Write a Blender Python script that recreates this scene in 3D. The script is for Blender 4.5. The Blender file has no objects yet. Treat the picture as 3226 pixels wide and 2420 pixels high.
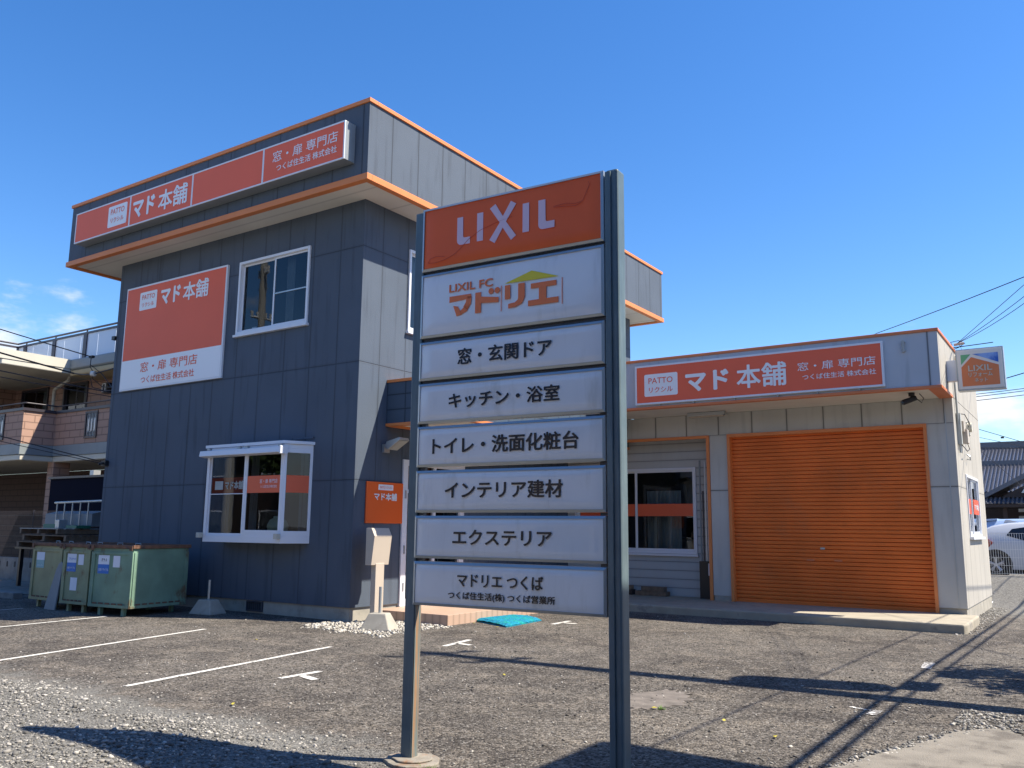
import bpy, math, random
import numpy as np
from mathutils import Vector, Matrix, Euler
R = math.radians
S = bpy.context.scene
COL = S.collection

# ------------------------------------------------------------------ camera
cam = bpy.data.cameras.new('camera'); camo = bpy.data.objects.new('camera', cam); COL.objects.link(camo)
Fv = Vector((-0.55237457, 0.81694602, 0.16577554)); Rv = Vector((0.82928057, 0.55874849, 0.00968868)); Uv = Vector((0.0847117, -0.14282622, 0.98611592))
mw = Matrix(((Rv.x, Uv.x, -Fv.x, 0), (Rv.y, Uv.y, -Fv.y, 0), (Rv.z, Uv.z, -Fv.z, 1.5), (0, 0, 0, 1)))
camo.matrix_world = mw
cam.sensor_width = 36; cam.lens = 30.202; cam.clip_start = 0.05; cam.clip_end = 3000
S.camera = camo
# ------------------------------------------------------------------ light
SUN = Vector((0.67, 0.34, 1.0)).normalized()
EL = math.asin(SUN.z); AZ = math.atan2(SUN.x, SUN.y)
w = bpy.data.worlds.new('World'); S.world = w; w.use_nodes = True
nt = w.node_tree; nt.nodes.clear()
def N(nt, t, **k):
    n = nt.nodes.new(t)
    for a, b in k.items(): setattr(n, a, b)
    return n
out = N(nt, 'ShaderNodeOutputWorld'); bg = N(nt, 'ShaderNodeBackground')
sky = N(nt, 'ShaderNodeTexSky', sky_type='NISHITA', sun_disc=False, sun_elevation=EL, sun_rotation=AZ,
        altitude=0, air_density=1.0, dust_density=0.25, ozone_density=3.0)
bg.inputs['Strength'].default_value = 0.115
tc = N(nt, 'ShaderNodeTexCoord'); sep = N(nt, 'ShaderNodeSeparateXYZ'); nt.links.new(tc.outputs['Generated'], sep.inputs[0])
mp = N(nt, 'ShaderNodeMapping'); mp.inputs['Scale'].default_value = (1, 1, 2.6); nt.links.new(tc.outputs['Generated'], mp.inputs[0])
no = N(nt, 'ShaderNodeTexNoise'); no.inputs['Scale'].default_value = 5.5; no.inputs['Detail'].default_value = 9; no.inputs['Roughness'].default_value = 0.56
nt.links.new(mp.outputs[0], no.inputs['Vector'])
hm = N(nt, 'ShaderNodeMapRange'); hm.inputs['From Min'].default_value = 0.09; hm.inputs['From Max'].default_value = 0.36
hm.inputs['To Min'].default_value = 0.16; hm.inputs['To Max'].default_value = -0.34; nt.links.new(sep.outputs['Z'], hm.inputs['Value'])
ad = N(nt, 'ShaderNodeMath', operation='ADD'); nt.links.new(no.outputs['Fac'], ad.inputs[0]); nt.links.new(hm.outputs[0], ad.inputs[1])
xm = N(nt, 'ShaderNodeMapRange'); xm.inputs['From Min'].default_value = -0.86; xm.inputs['From Max'].default_value = -0.6; xm.inputs['To Min'].default_value = -0.025; xm.inputs['To Max'].default_value = -0.13; nt.links.new(sep.outputs['X'], xm.inputs['Value'])
xr = N(nt, 'ShaderNodeMapRange'); xr.inputs['From Min'].default_value = -0.12; xr.inputs['From Max'].default_value = 0.0; xr.inputs['To Min'].default_value = 0.0; xr.inputs['To Max'].default_value = 0.13; nt.links.new(sep.outputs['X'], xr.inputs['Value'])
a2 = N(nt, 'ShaderNodeMath', operation='ADD'); nt.links.new(xm.outputs[0], a2.inputs[0]); nt.links.new(xr.outputs[0], a2.inputs[1])
a3 = N(nt, 'ShaderNodeMath', operation='ADD'); nt.links.new(a2.outputs[0], a3.inputs[0]); nt.links.new(ad.outputs[0], a3.inputs[1]); ad = a3
cr = N(nt, 'ShaderNodeMapRange', interpolation_type='SMOOTHSTEP'); cr.inputs['From Min'].default_value = 0.45; cr.inputs['From Max'].default_value = 0.62
nt.links.new(ad.outputs[0], cr.inputs['Value'])
hsv = N(nt, 'ShaderNodeHueSaturation'); hsv.inputs['Saturation'].default_value = 1.3; hsv.inputs['Value'].default_value = 1.0; hsv.inputs['Hue'].default_value = 0.507
nt.links.new(sky.outputs[0], hsv.inputs['Color'])
mx = N(nt, 'ShaderNodeMix', data_type='RGBA'); nt.links.new(cr.outputs[0], mx.inputs[0]); nt.links.new(hsv.outputs[0], mx.inputs[6])
mx.inputs[7].default_value = (4.9, 5.0, 5.3, 1)
nt.links.new(mx.outputs[2], bg.inputs['Color']); nt.links.new(bg.outputs[0], out.inputs[0])
sl = bpy.data.lights.new('sun', 'SUN'); sl.energy = 5.0; sl.angle = R(0.55); sl.color = (1.0, 0.915, 0.78)
so = bpy.data.objects.new('sun', sl); COL.objects.link(so); so.rotation_euler = SUN.to_track_quat('Z', 'Y').to_euler()
S.view_settings.view_transform = 'Standard'; S.view_settings.look = 'None'; S.view_settings.gamma = 1
S.view_settings.exposure = 0.95; S.view_settings.use_curve_mapping = False
S.cycles.max_bounces = 8; S.cycles.transparent_max_bounces = 12; S.cycles.sample_clamp_indirect = 4

# ------------------------------------------------------------------ materials
def mat(name, col, rough=0.6, metal=0.0, var=0.0, vscale=3.0, bump=0.0, bscale=80.0, spec=0.5, col2=None, c2scale=4.0, c2lo=0.5, c2hi=0.7, coat=0.0, coord='Object', c2stretch=None, bdist=0.01):
    m = bpy.data.materials.new(name); m.use_nodes = True; t = m.node_tree
    b = t.nodes['Principled BSDF']
    b.inputs['Roughness'].default_value = rough; b.inputs['Metallic'].default_value = metal
    b.inputs['Specular IOR Level'].default_value = spec
    if coat: b.inputs['Coat Weight'].default_value = coat; b.inputs['Coat Roughness'].default_value = 0.04
    tcn = N(t, 'ShaderNodeTexCoord'); vec = tcn.outputs[coord]
    cur = None
    rgb = N(t, 'ShaderNodeRGB'); rgb.outputs[0].default_value = (*col, 1); cur = rgb.outputs[0]
    if col2 is not None:
        v2 = vec
        if c2stretch:
            mpn = N(t, 'ShaderNodeMapping'); mpn.inputs['Scale'].default_value = c2stretch; t.links.new(vec, mpn.inputs[0]); v2 = mpn.outputs[0]
        n2 = N(t, 'ShaderNodeTexNoise'); n2.inputs['Scale'].default_value = c2scale; n2.inputs['Detail'].default_value = 8; n2.inputs['Roughness'].default_value = 0.62
        t.links.new(v2, n2.inputs['Vector'])
        mr = N(t, 'ShaderNodeMapRange', interpolation_type='SMOOTHSTEP'); mr.inputs['From Min'].default_value = c2lo; mr.inputs['From Max'].default_value = c2hi
        t.links.new(n2.outputs['Fac'], mr.inputs['Value'])
        mm = N(t, 'ShaderNodeMix', data_type='RGBA'); t.links.new(mr.outputs[0], mm.inputs[0]); t.links.new(cur, mm.inputs[6]); mm.inputs[7].default_value = (*col2, 1)
        cur = mm.outputs[2]
    if var:
        n1 = N(t, 'ShaderNodeTexNoise'); n1.inputs['Scale'].default_value = vscale; n1.inputs['Detail'].default_value = 6
        t.links.new(vec, n1.inputs['Vector'])
        mr = N(t, 'ShaderNodeMapRange'); mr.inputs['From Min'].default_value = 0.3; mr.inputs['From Max'].default_value = 0.7
        mr.inputs['To Min'].default_value = 1 - var; mr.inputs['To Max'].default_value = 1 + var
        t.links.new(n1.outputs['Fac'], mr.inputs['Value'])
        mm = N(t, 'ShaderNodeVectorMath', operation='SCALE'); t.links.new(cur, mm.inputs[0]); t.links.new(mr.outputs[0], mm.inputs['Scale'])
        cur = mm.outputs[0]
    t.links.new(cur, b.inputs['Base Color'])
    if bump:
        n3 = N(t, 'ShaderNodeTexNoise'); n3.inputs['Scale'].default_value = bscale; n3.inputs['Detail'].default_value = 4
        t.links.new(vec, n3.inputs['Vector'])
        bp = N(t, 'ShaderNodeBump'); bp.inputs['Strength'].default_value = bump; bp.inputs['Distance'].default_value = bdist
        t.links.new(n3.outputs['Fac'], bp.inputs['Height']); t.links.new(bp.outputs[0], b.inputs['Normal'])
    return m

def nmath(t, op, a, b=None, c=None):
    n = N(t, 'ShaderNodeMath', operation=op)
    for i, v in enumerate((a, b, c)):
        if v is None: continue
        if isinstance(v, (int, float)): n.inputs[i].default_value = v
        else: t.links.new(v, n.inputs[i])
    return n.outputs[0]

def siding(name, col, px, phx, py, phy, hz=(), pitch_z=None, phz=0, lw=0.007, dark=0.35, bump=0.35, bscale=70, var=0.08, stain=None, rough=0.75, spec=0.35, brick=False):
    """board siding: joints every px metres along x on faces looking along y, every py along y on the others, plus level joints hz"""
    m = bpy.data.materials.new(name); m.use_nodes = True; t = m.node_tree; b = t.nodes['Principled BSDF']
    b.inputs['Roughness'].default_value = rough; b.inputs['Specular IOR Level'].default_value = spec
    g = N(t, 'ShaderNodeNewGeometry'); sp = N(t, 'ShaderNodeSeparateXYZ'); t.links.new(g.outputs['Position'], sp.inputs[0])
    sn = N(t, 'ShaderNodeSeparateXYZ'); t.links.new(g.outputs['True Normal'], sn.inputs[0])
    ny = nmath(t, 'GREATER_THAN', nmath(t, 'ABSOLUTE', sn.outputs['Y']), 0.5)
    def dist(v, pitch, ph):
        f = nmath(t, 'FRACT', nmath(t, 'DIVIDE', nmath(t, 'SUBTRACT', v, ph), pitch))
        return nmath(t, 'MULTIPLY', nmath(t, 'MINIMUM', f, nmath(t, 'SUBTRACT', 1.0, f)), pitch)
    X, Y, Z = sp.outputs['X'], sp.outputs['Y'], sp.outputs['Z']
    ds = []
    if brick:
        row = nmath(t, 'FLOOR', nmath(t, 'DIVIDE', nmath(t, 'SUBTRACT', Z, phz), pitch_z))
        off = nmath(t, 'MULTIPLY', row, px * 0.5)
        X = nmath(t, 'ADD', X, off); Y = nmath(t, 'ADD', Y, off)
    if px:
        dx = dist(X, px, phx); dy = dist(Y, py, phy)
        ds.append(nmath(t, 'ADD', nmath(t, 'MULTIPLY', dx, ny), nmath(t, 'MULTIPLY', dy, nmath(t, 'SUBTRACT', 1.0, ny))))
    for h in hz: ds.append(nmath(t, 'ABSOLUTE', nmath(t, 'SUBTRACT', Z, h)))
    if pitch_z: ds.append(dist(Z, pitch_z, phz))
    d = ds[0]
    for e in ds[1:]: d = nmath(t, 'MINIMUM', d, e)
    mr = N(t, 'ShaderNodeMapRange', interpolation_type='SMOOTHSTEP'); mr.inputs['From Min'].default_value = lw * 0.5; mr.inputs['From Max'].default_value = lw * 1.6
    t.links.new(d, mr.inputs['Value'])
    n1 = N(t, 'ShaderNodeTexNoise'); n1.inputs['Scale'].default_value = 0.9; n1.inputs['Detail'].default_value = 8; t.links.new(g.outputs['Position'], n1.inputs['Vector'])
    v = N(t, 'ShaderNodeMapRange'); v.inputs['From Min'].default_value = 0.3; v.inputs['From Max'].default_value = 0.7; v.inputs['To Min'].default_value = 1 - var; v.inputs['To Max'].default_value = 1 + var
    t.links.new(n1.outputs['Fac'], v.inputs['Value'])
    jd = N(t, 'ShaderNodeMapRange'); jd.inputs['To Min'].default_value = dark; jd.inputs['To Max'].default_value = 1.0; t.links.new(mr.outputs[0], jd.inputs['Value'])
    # grime either side of a joint, thin runs hanging from them
    gr = N(t, 'ShaderNodeMapRange', interpolation_type='SMOOTHSTEP'); gr.inputs['From Min'].default_value = 0; gr.inputs['From Max'].default_value = 0.05; gr.inputs['To Min'].default_value = 0.86; gr.inputs['To Max'].default_value = 1
    t.links.new(d, gr.inputs['Value'])
    k = nmath(t, 'MULTIPLY', nmath(t, 'MULTIPLY', jd.outputs[0], v.outputs[0]), gr.outputs[0])
    if stain:
        mpn = N(t, 'ShaderNodeMapping'); mpn.inputs['Scale'].default_value = (5, 5, 0.5); t.links.new(g.outputs['Position'], mpn.inputs[0])
        n4 = N(t, 'ShaderNodeTexNoise'); n4.inputs['Scale'].default_value = 1.6; n4.inputs['Detail'].default_value = 7; t.links.new(mpn.outputs[0], n4.inputs['Vector'])
        s4 = N(t, 'ShaderNodeMapRange', interpolation_type='SMOOTHSTEP'); s4.inputs['From Min'].default_value = 0.52; s4.inputs['From Max'].default_value = 0.72; s4.inputs['To Min'].default_value = 1; s4.inputs['To Max'].default_value = 1 - stain
        t.links.new(n4.outputs['Fac'], s4.inputs['Value']); k = nmath(t, 'MULTIPLY', k, s4.outputs[0])
    sc = N(t, 'ShaderNodeVectorMath', operation='SCALE'); sc.inputs[0].default_value = col; t.links.new(k, sc.inputs['Scale'])
    t.links.new(sc.outputs[0], b.inputs['Base Color'])
    n3 = N(t, 'ShaderNodeTexNoise'); n3.inputs['Scale'].default_value = bscale; n3.inputs['Detail'].default_value = 3; t.links.new(g.outputs['Position'], n3.inputs['Vector'])
    hh = nmath(t, 'ADD', nmath(t, 'MULTIPLY', n3.outputs['Fac'], 0.5), mr.outputs[0])
    bp = N(t, 'ShaderNodeBump'); bp.inputs['Strength'].default_value = bump; bp.inputs['Distance'].default_value = 0.012
    t.links.new(hh, bp.inputs['Height']); t.links.new(bp.outputs[0], b.inputs['Normal'])
    return m

def glass(name, tint=(0.6, 0.66, 0.68), boost=0.0):
    m = bpy.data.materials.new(name); m.use_nodes = True; t = m.node_tree; t.nodes.clear()
    o = N(t, 'ShaderNodeOutputMaterial'); mi = N(t, 'ShaderNodeMixShader'); tr = N(t, 'ShaderNodeBsdfTransparent'); gl = N(t, 'ShaderNodeBsdfGlossy')
    tr.inputs[0].default_value = (*tint, 1); gl.inputs['Roughness'].default_value = 0.01; gl.inputs['Color'].default_value = (0.9, 0.95, 1, 1)
    fr = N(t, 'ShaderNodeFresnel'); fr.inputs[0].default_value = 1.5
    f = nmath(t, 'ADD', fr.outputs[0], boost)
    n = N(t, 'ShaderNodeTexNoise'); n.inputs['Scale'].default_value = 1.3; tcn = N(t, 'ShaderNodeTexCoord'); t.links.new(tcn.outputs['Object'], n.inputs['Vector'])
    bp = N(t, 'ShaderNodeBump'); bp.inputs['Strength'].default_value = 0.015; bp.inputs['Distance'].default_value = 0.1; t.links.new(n.outputs['Fac'], bp.inputs['Height']); t.links.new(bp.outputs[0], gl.inputs['Normal'])
    t.links.new(f, mi.inputs[0]); t.links.new(tr.outputs[0], mi.inputs[1]); t.links.new(gl.outputs[0], mi.inputs[2]); t.links.new(mi.outputs[0], o.inputs[0])
    return m

M = {}
NAVY = (0.084, 0.107, 0.142)
M['navy'] = siding('navy_siding', NAVY, 0.665, -16.59, 0.665, 10.78, hz=(6.275, 4.25, 2.265), dark=0.55, lw=0.0055, stain=0.2, bump=0.5)
M['navy_band'] = siding('navy_band_siding', NAVY, 0.68, -17.0, 0.68, 10.2, dark=0.45, stain=0.22, bump=0.5)
M['navy_grid'] = siding('navy_panel_grid', (0.06, 0.09, 0.13), 0.42, -10.06, 0.42, 11.0, hz=(3.5, 3.76), dark=0.4, bump=0.2)
M['grey_wall'] = siding('grey_wall_siding', (0.50, 0.50, 0.47), 0, 0, 0, 0, hz=(2.29, 3.405), dark=0.4, stain=0.1, lw=0.009)
M['grey_side'] = siding('sunlit_side_siding', (0.43, 0.405, 0.355), 50, -2.07, 0.69, 16.9, hz=(2.29,), dark=0.55, stain=0.1, lw=0.007)  # sunlit copy of the front siding, tone set for how sun falls here
M['grey_band'] = siding('grey_top_siding', (0.50, 0.50, 0.47), 0.688, -7.59, 0.69, 16.9, hz=(), dark=0.4, stain=0.12, lw=0.011)
M['grey_fascia'] = siding('grey_fascia', (0.47, 0.50, 0.54), 50, -2.1, 50, 40, dark=0.4, stain=0.14, lw=0.012)
M['lap'] = siding('lap_siding', (0.50, 0.51, 0.50), 0, 0, 0, 0, pitch_z=0.1775, phz=0.31, dark=0.45, stain=0.05, lw=0.005)
M['conc'] = mat('concrete', (0.36, 0.335, 0.28), 0.85, var=0.15, vscale=4, bump=0.3, bscale=60, col2=(0.2, 0.185, 0.15), c2scale=2.5, c2lo=0.55, c2hi=0.75)
M['footing'] = mat('stained_footing', (0.24, 0.215, 0.175), 0.9, var=0.2, vscale=9, bump=0.5, bscale=40, col2=(0.2, 0.1, 0.05), c2scale=6, c2lo=0.52, c2hi=0.7)
M['apron'] = mat('apron_concrete', (0.36, 0.32, 0.245), 0.85, var=0.14, vscale=3, bump=0.3, bscale=50, col2=(0.22, 0.2, 0.17), c2scale=3, c2lo=0.58, c2hi=0.7)
M['orange_trim'] = mat('orange_trim_paint', (0.70, 0.225, 0.065), 0.5, var=0.05)
M['red_trim'] = mat('orange_trim_faded', (0.66, 0.2, 0.075), 0.5, var=0.08, vscale=2)
M['sign_red'] = mat('sign_vermilion', (0.86, 0.15, 0.075), 0.5, spec=0.3, var=0.03, vscale=1)
M['strip_red'] = mat('window_strip_vermilion', (0.75, 0.12, 0.045), 0.4)
M['sign_orange'] = mat('sign_orange_acrylic', (0.95, 0.145, 0.035), 0.3, spec=0.25, bump=0.05, bscale=2.0, bdist=0.03, var=0.04)
M['letter_pink'] = mat('letter_white_acrylic', (0.85, 0.60, 0.66), 0.3)
M['acrylic'] = mat('white_acrylic', (0.86, 0.845, 0.835), 0.14, coat=0.25, bump=0.06, bscale=2.2, bdist=0.03, var=0.03, col2=(0.68, 0.66, 0.62), c2scale=2.2, c2lo=0.52, c2hi=0.8, c2stretch=(4, 4, 0.7))
M['ink'] = mat('black_letter_film', (0.018, 0.02, 0.03), 0.25)
M['logo_orange'] = mat('logo_orange_film', (0.95, 0.21, 0.05), 0.3)
M['logo_yellow'] = mat('logo_yellow_film', (0.85, 0.68, 0.02), 0.3)
M['white'] = mat('white_paint', (0.86, 0.86, 0.87), 0.35)
M['alu_white'] = mat('white_aluminium', (0.74, 0.76, 0.80), 0.35, spec=0.5)
M['alu'] = mat('grey_aluminium', (0.42, 0.45, 0.46), 0.35, metal=0.55, var=0.05)
M['alu_dark'] = mat('dark_aluminium', (0.05, 0.055, 0.07), 0.4)
M['post'] = mat('painted_steel_post', (0.105, 0.15, 0.17), 0.4, var=0.1, vscale=6, col2=(0.15, 0.2, 0.21), c2scale=5, c2lo=0.5, c2hi=0.7, c2stretch=(3, 3, 0.4))
M['post_rust'] = mat('rust_streaked_post', (0.13, 0.17, 0.17), 0.55, var=0.1, vscale=6, col2=(0.34, 0.19, 0.09), c2scale=4, c2lo=0.42, c2hi=0.6, c2stretch=(14, 14, 0.35))
M['soffit'] = mat('soffit_board', (0.72, 0.69, 0.62), 0.8, var=0.05, bump=0.15, bscale=120)
M['soffit_g'] = siding('soffit_board_seams', (0.72, 0.69, 0.62), 0.91, -17.0, 0.91, 10.0, dark=0.75, lw=0.004, bump=0.1)
M['roof'] = mat('roof_metal', (0.25, 0.26, 0.27), 0.6)
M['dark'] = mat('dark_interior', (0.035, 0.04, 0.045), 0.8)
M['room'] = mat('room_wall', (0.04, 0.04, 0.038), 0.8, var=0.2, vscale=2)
M['curtain'] = mat('pale_curtain', (0.38, 0.40, 0.39), 0.9, var=0.1)
M['wood'] = mat('weathered_wood', (0.19, 0.13, 0.085), 0.8, var=0.25, vscale=12)
M['glass'] = glass('window_glass')
M['glass_dark'] = glass('window_glass_dark', (0.35, 0.4, 0.42), 0.05)
M['frost'] = mat('frosted_glass', (0.55, 0.62, 0.72), 0.25, spec=0.6)
M['line'] = mat('white_road_paint', (0.60, 0.58, 0.53), 0.7, col2=(0.16, 0.15, 0.14), c2scale=26, c2lo=0.57, c2hi=0.63, coord='Object')
M['line_worn'] = mat('worn_road_paint', (0.7, 0.69, 0.66), 0.7, col2=(0.14, 0.13, 0.12), c2scale=20, c2lo=0.42, c2hi=0.52)
M['shutter'] = mat('shutter_orange_paint', (0.74, 0.17, 0.03), 0.5, var=0.12, vscale=1.5, spec=0.3, col2=(0.6, 0.17, 0.05), c2scale=1.2, c2lo=0.5, c2hi=0.8)
M['bin'] = mat('bin_green_paint', (0.25, 0.29, 0.17), 0.6, var=0.18, vscale=2.5, bump=0.25, bscale=14, col2=(0.16, 0.075, 0.03), c2scale=3.2, c2lo=0.525, c2hi=0.65, c2stretch=(1, 1, 0.6))
M['bin_blue'] = mat('bin_teal_paint', (0.17, 0.28, 0.20), 0.6, var=0.2, vscale=2.5, bump=0.25, bscale=14, col2=(0.13, 0.075, 0.035), c2scale=2.8, c2lo=0.53, c2hi=0.66, c2stretch=(1, 1, 0.6))
M['bin_olive'] = mat('bin_olive_paint', (0.29, 0.29, 0.155), 0.6, var=0.18, vscale=2.5, bump=0.25, bscale=14, col2=(0.17, 0.09, 0.035), c2scale=3.0, c2lo=0.56, c2hi=0.66, c2stretch=(1, 1, 0.6))
M['rust'] = mat('rusty_steel', (0.17, 0.085, 0.05), 0.8, var=0.3, vscale=8, bump=0.4, bscale=30, col2=(0.07, 0.05, 0.05), c2scale=6)
M['paper'] = mat('white_paper', (0.75, 0.78, 0.85), 0.6)
M['blue'] = mat('blue_print', (0.03, 0.17, 0.55), 0.5)
M['teal'] = mat('faded_teal_print', (0.22, 0.42, 0.44), 0.5)
M['greyboard'] = mat('grey_board', (0.23, 0.25, 0.26), 0.6, var=0.1)
M['tile'] = siding('peach_step_tile', (0.48, 0.33, 0.24), 0.15, -8.5, 0.15, 10.85, dark=0.55, lw=0.003, bump=0.15, var=0.06, rough=0.5)
M['mat'] = mat('green_turf_mat', (0.0, 0.20, 0.33), 0.95, var=0.35, vscale=40, bump=1.0, bscale=150, col2=(0.0, 0.26, 0.22), c2scale=9, c2lo=0.45, c2hi=0.65)
M['beige'] = mat('beige_enamel', (0.50, 0.43, 0.35), 0.4, var=0.03)
M['black'] = mat('black_plastic', (0.012, 0.012, 0.014), 0.4)
M['rubber'] = mat('tyre_rubber', (0.015, 0.015, 0.016), 0.8)
M['chrome'] = mat('alloy_wheel', (0.6, 0.6, 0.62), 0.3, metal=0.8)
M['carwhite'] = mat('white_car_paint', (0.52, 0.54, 0.58), 0.25, coat=0.8)
M['vanblue'] = mat('silver_blue_car_paint', (0.35, 0.47, 0.68), 0.3, coat=0.6)
M['redlamp'] = mat('red_lamp_lens', (0.3, 0.01, 0.01), 0.15, coat=0.8)
M['kawara'] = mat('glazed_roof_tile', (0.10, 0.105, 0.13), 0.3, var=0.2, vscale=6)
M['plaster'] = mat('pale_plaster', (0.62, 0.61, 0.58), 0.8, var=0.05)
M['oldwood'] = mat('dark_timber', (0.045, 0.03, 0.025), 0.8)
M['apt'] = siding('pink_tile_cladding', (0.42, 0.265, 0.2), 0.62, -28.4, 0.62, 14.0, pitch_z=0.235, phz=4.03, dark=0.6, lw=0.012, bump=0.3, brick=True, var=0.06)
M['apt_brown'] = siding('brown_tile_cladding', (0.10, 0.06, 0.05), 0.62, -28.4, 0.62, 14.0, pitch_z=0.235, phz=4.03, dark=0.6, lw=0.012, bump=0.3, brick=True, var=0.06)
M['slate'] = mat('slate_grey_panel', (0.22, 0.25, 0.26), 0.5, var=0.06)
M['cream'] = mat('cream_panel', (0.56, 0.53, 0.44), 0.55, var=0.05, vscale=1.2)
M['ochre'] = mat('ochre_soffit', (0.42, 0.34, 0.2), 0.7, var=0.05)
M['bronze'] = mat('dark_bronze_aluminium', (0.045, 0.04, 0.05), 0.4)
M['block'] = mat('block_wall', (0.20, 0.20, 0.19), 0.9, var=0.2, vscale=5, bump=0.3, bscale=40)
M['cable'] = mat('cable_sheath', (0.02, 0.022, 0.03), 0.6)
M['galv'] = mat('galvanised_wire', (0.5, 0.52, 0.53), 0.4, metal=0.5)
M['whitewire'] = mat('white_coated_wire', (0.72, 0.72, 0.7), 0.5)
M['polecon'] = mat('pole_concrete', (0.42, 0.40, 0.35), 0.85, var=0.1)
M['leaf'] = mat('green_leaf', (0.06, 0.10, 0.025), 0.6, var=0.4, vscale=3)
M['leaf_dark'] = mat('dark_evergreen_leaf', (0.035, 0.06, 0.02), 0.6, var=0.3, vscale=3)
M['leaf_yellow'] = mat('yellow_leaf', (0.5, 0.42, 0.06), 0.6)
M['bark'] = mat('tree_bark', (0.12, 0.09, 0.06), 0.9, var=0.2)
M['stone_grey'] = mat('grey_gravel', (0.30, 0.29, 0.26), 0.85, var=0.0)
M['pebble'] = mat('white_pebble', (0.68, 0.65, 0.58), 0.7)
M['vase'] = mat('green_glaze', (0.35, 0.42, 0.3), 0.25)
M['green_crate'] = mat('green_plastic_crate', (0.03, 0.18, 0.12), 0.5)
M['bg_house'] = mat('beige_house_wall', (0.45, 0.38, 0.3), 0.8)
M['blue_logo'] = mat('logo_blue_print', (0.03, 0.12, 0.5), 0.35, col2=(0.25, 0.4, 0.75), c2scale=3, c2lo=0.4, c2hi=0.6)
M['green_logo'] = mat('logo_green_print', (0.15, 0.42, 0.2), 0.35)
M['house_logo'] = mat('logo_house_orange', (0.68, 0.2, 0.06), 0.35, var=0.06)

# per-stone colour variation
def stone_mat(name, ramp):
    m = bpy.data.materials.new(name); m.use_nodes = True; t = m.node_tree; b = t.nodes['Principled BSDF']; b.inputs['Roughness'].default_value = 0.8
    a = N(t, 'ShaderNodeAttribute', attribute_name='tone'); r = N(t, 'ShaderNodeValToRGB'); t.links.new(a.outputs['Fac'], r.inputs[0])
    r.color_ramp.elements[0].color = (*ramp[0], 1); r.color_ramp.elements[1].color = (*ramp[-1], 1)
    for i, c in enumerate(ramp[1:-1]):
        e = r.color_ramp.elements.new((i + 1) / (len(ramp) - 1)); e.color = (*c, 1)
    t.links.new(r.outputs[0], b.inputs['Base Color'])
    return m
M['gravel'] = stone_mat('gravel_stones', [(0.09, 0.086, 0.078), (0.15, 0.145, 0.132), (0.22, 0.21, 0.19), (0.3, 0.28, 0.25), (0.5, 0.47, 0.42)])
M['loose'] = stone_mat('loose_stones', [(0.045, 0.042, 0.038), (0.09, 0.082, 0.072), (0.14, 0.13, 0.115), (0.5, 0.47, 0.42)])
M['pebbles'] = stone_mat('white_pebbles', [(0.2, 0.18, 0.15), (0.42, 0.39, 0.33), (0.58, 0.55, 0.49)])

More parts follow.
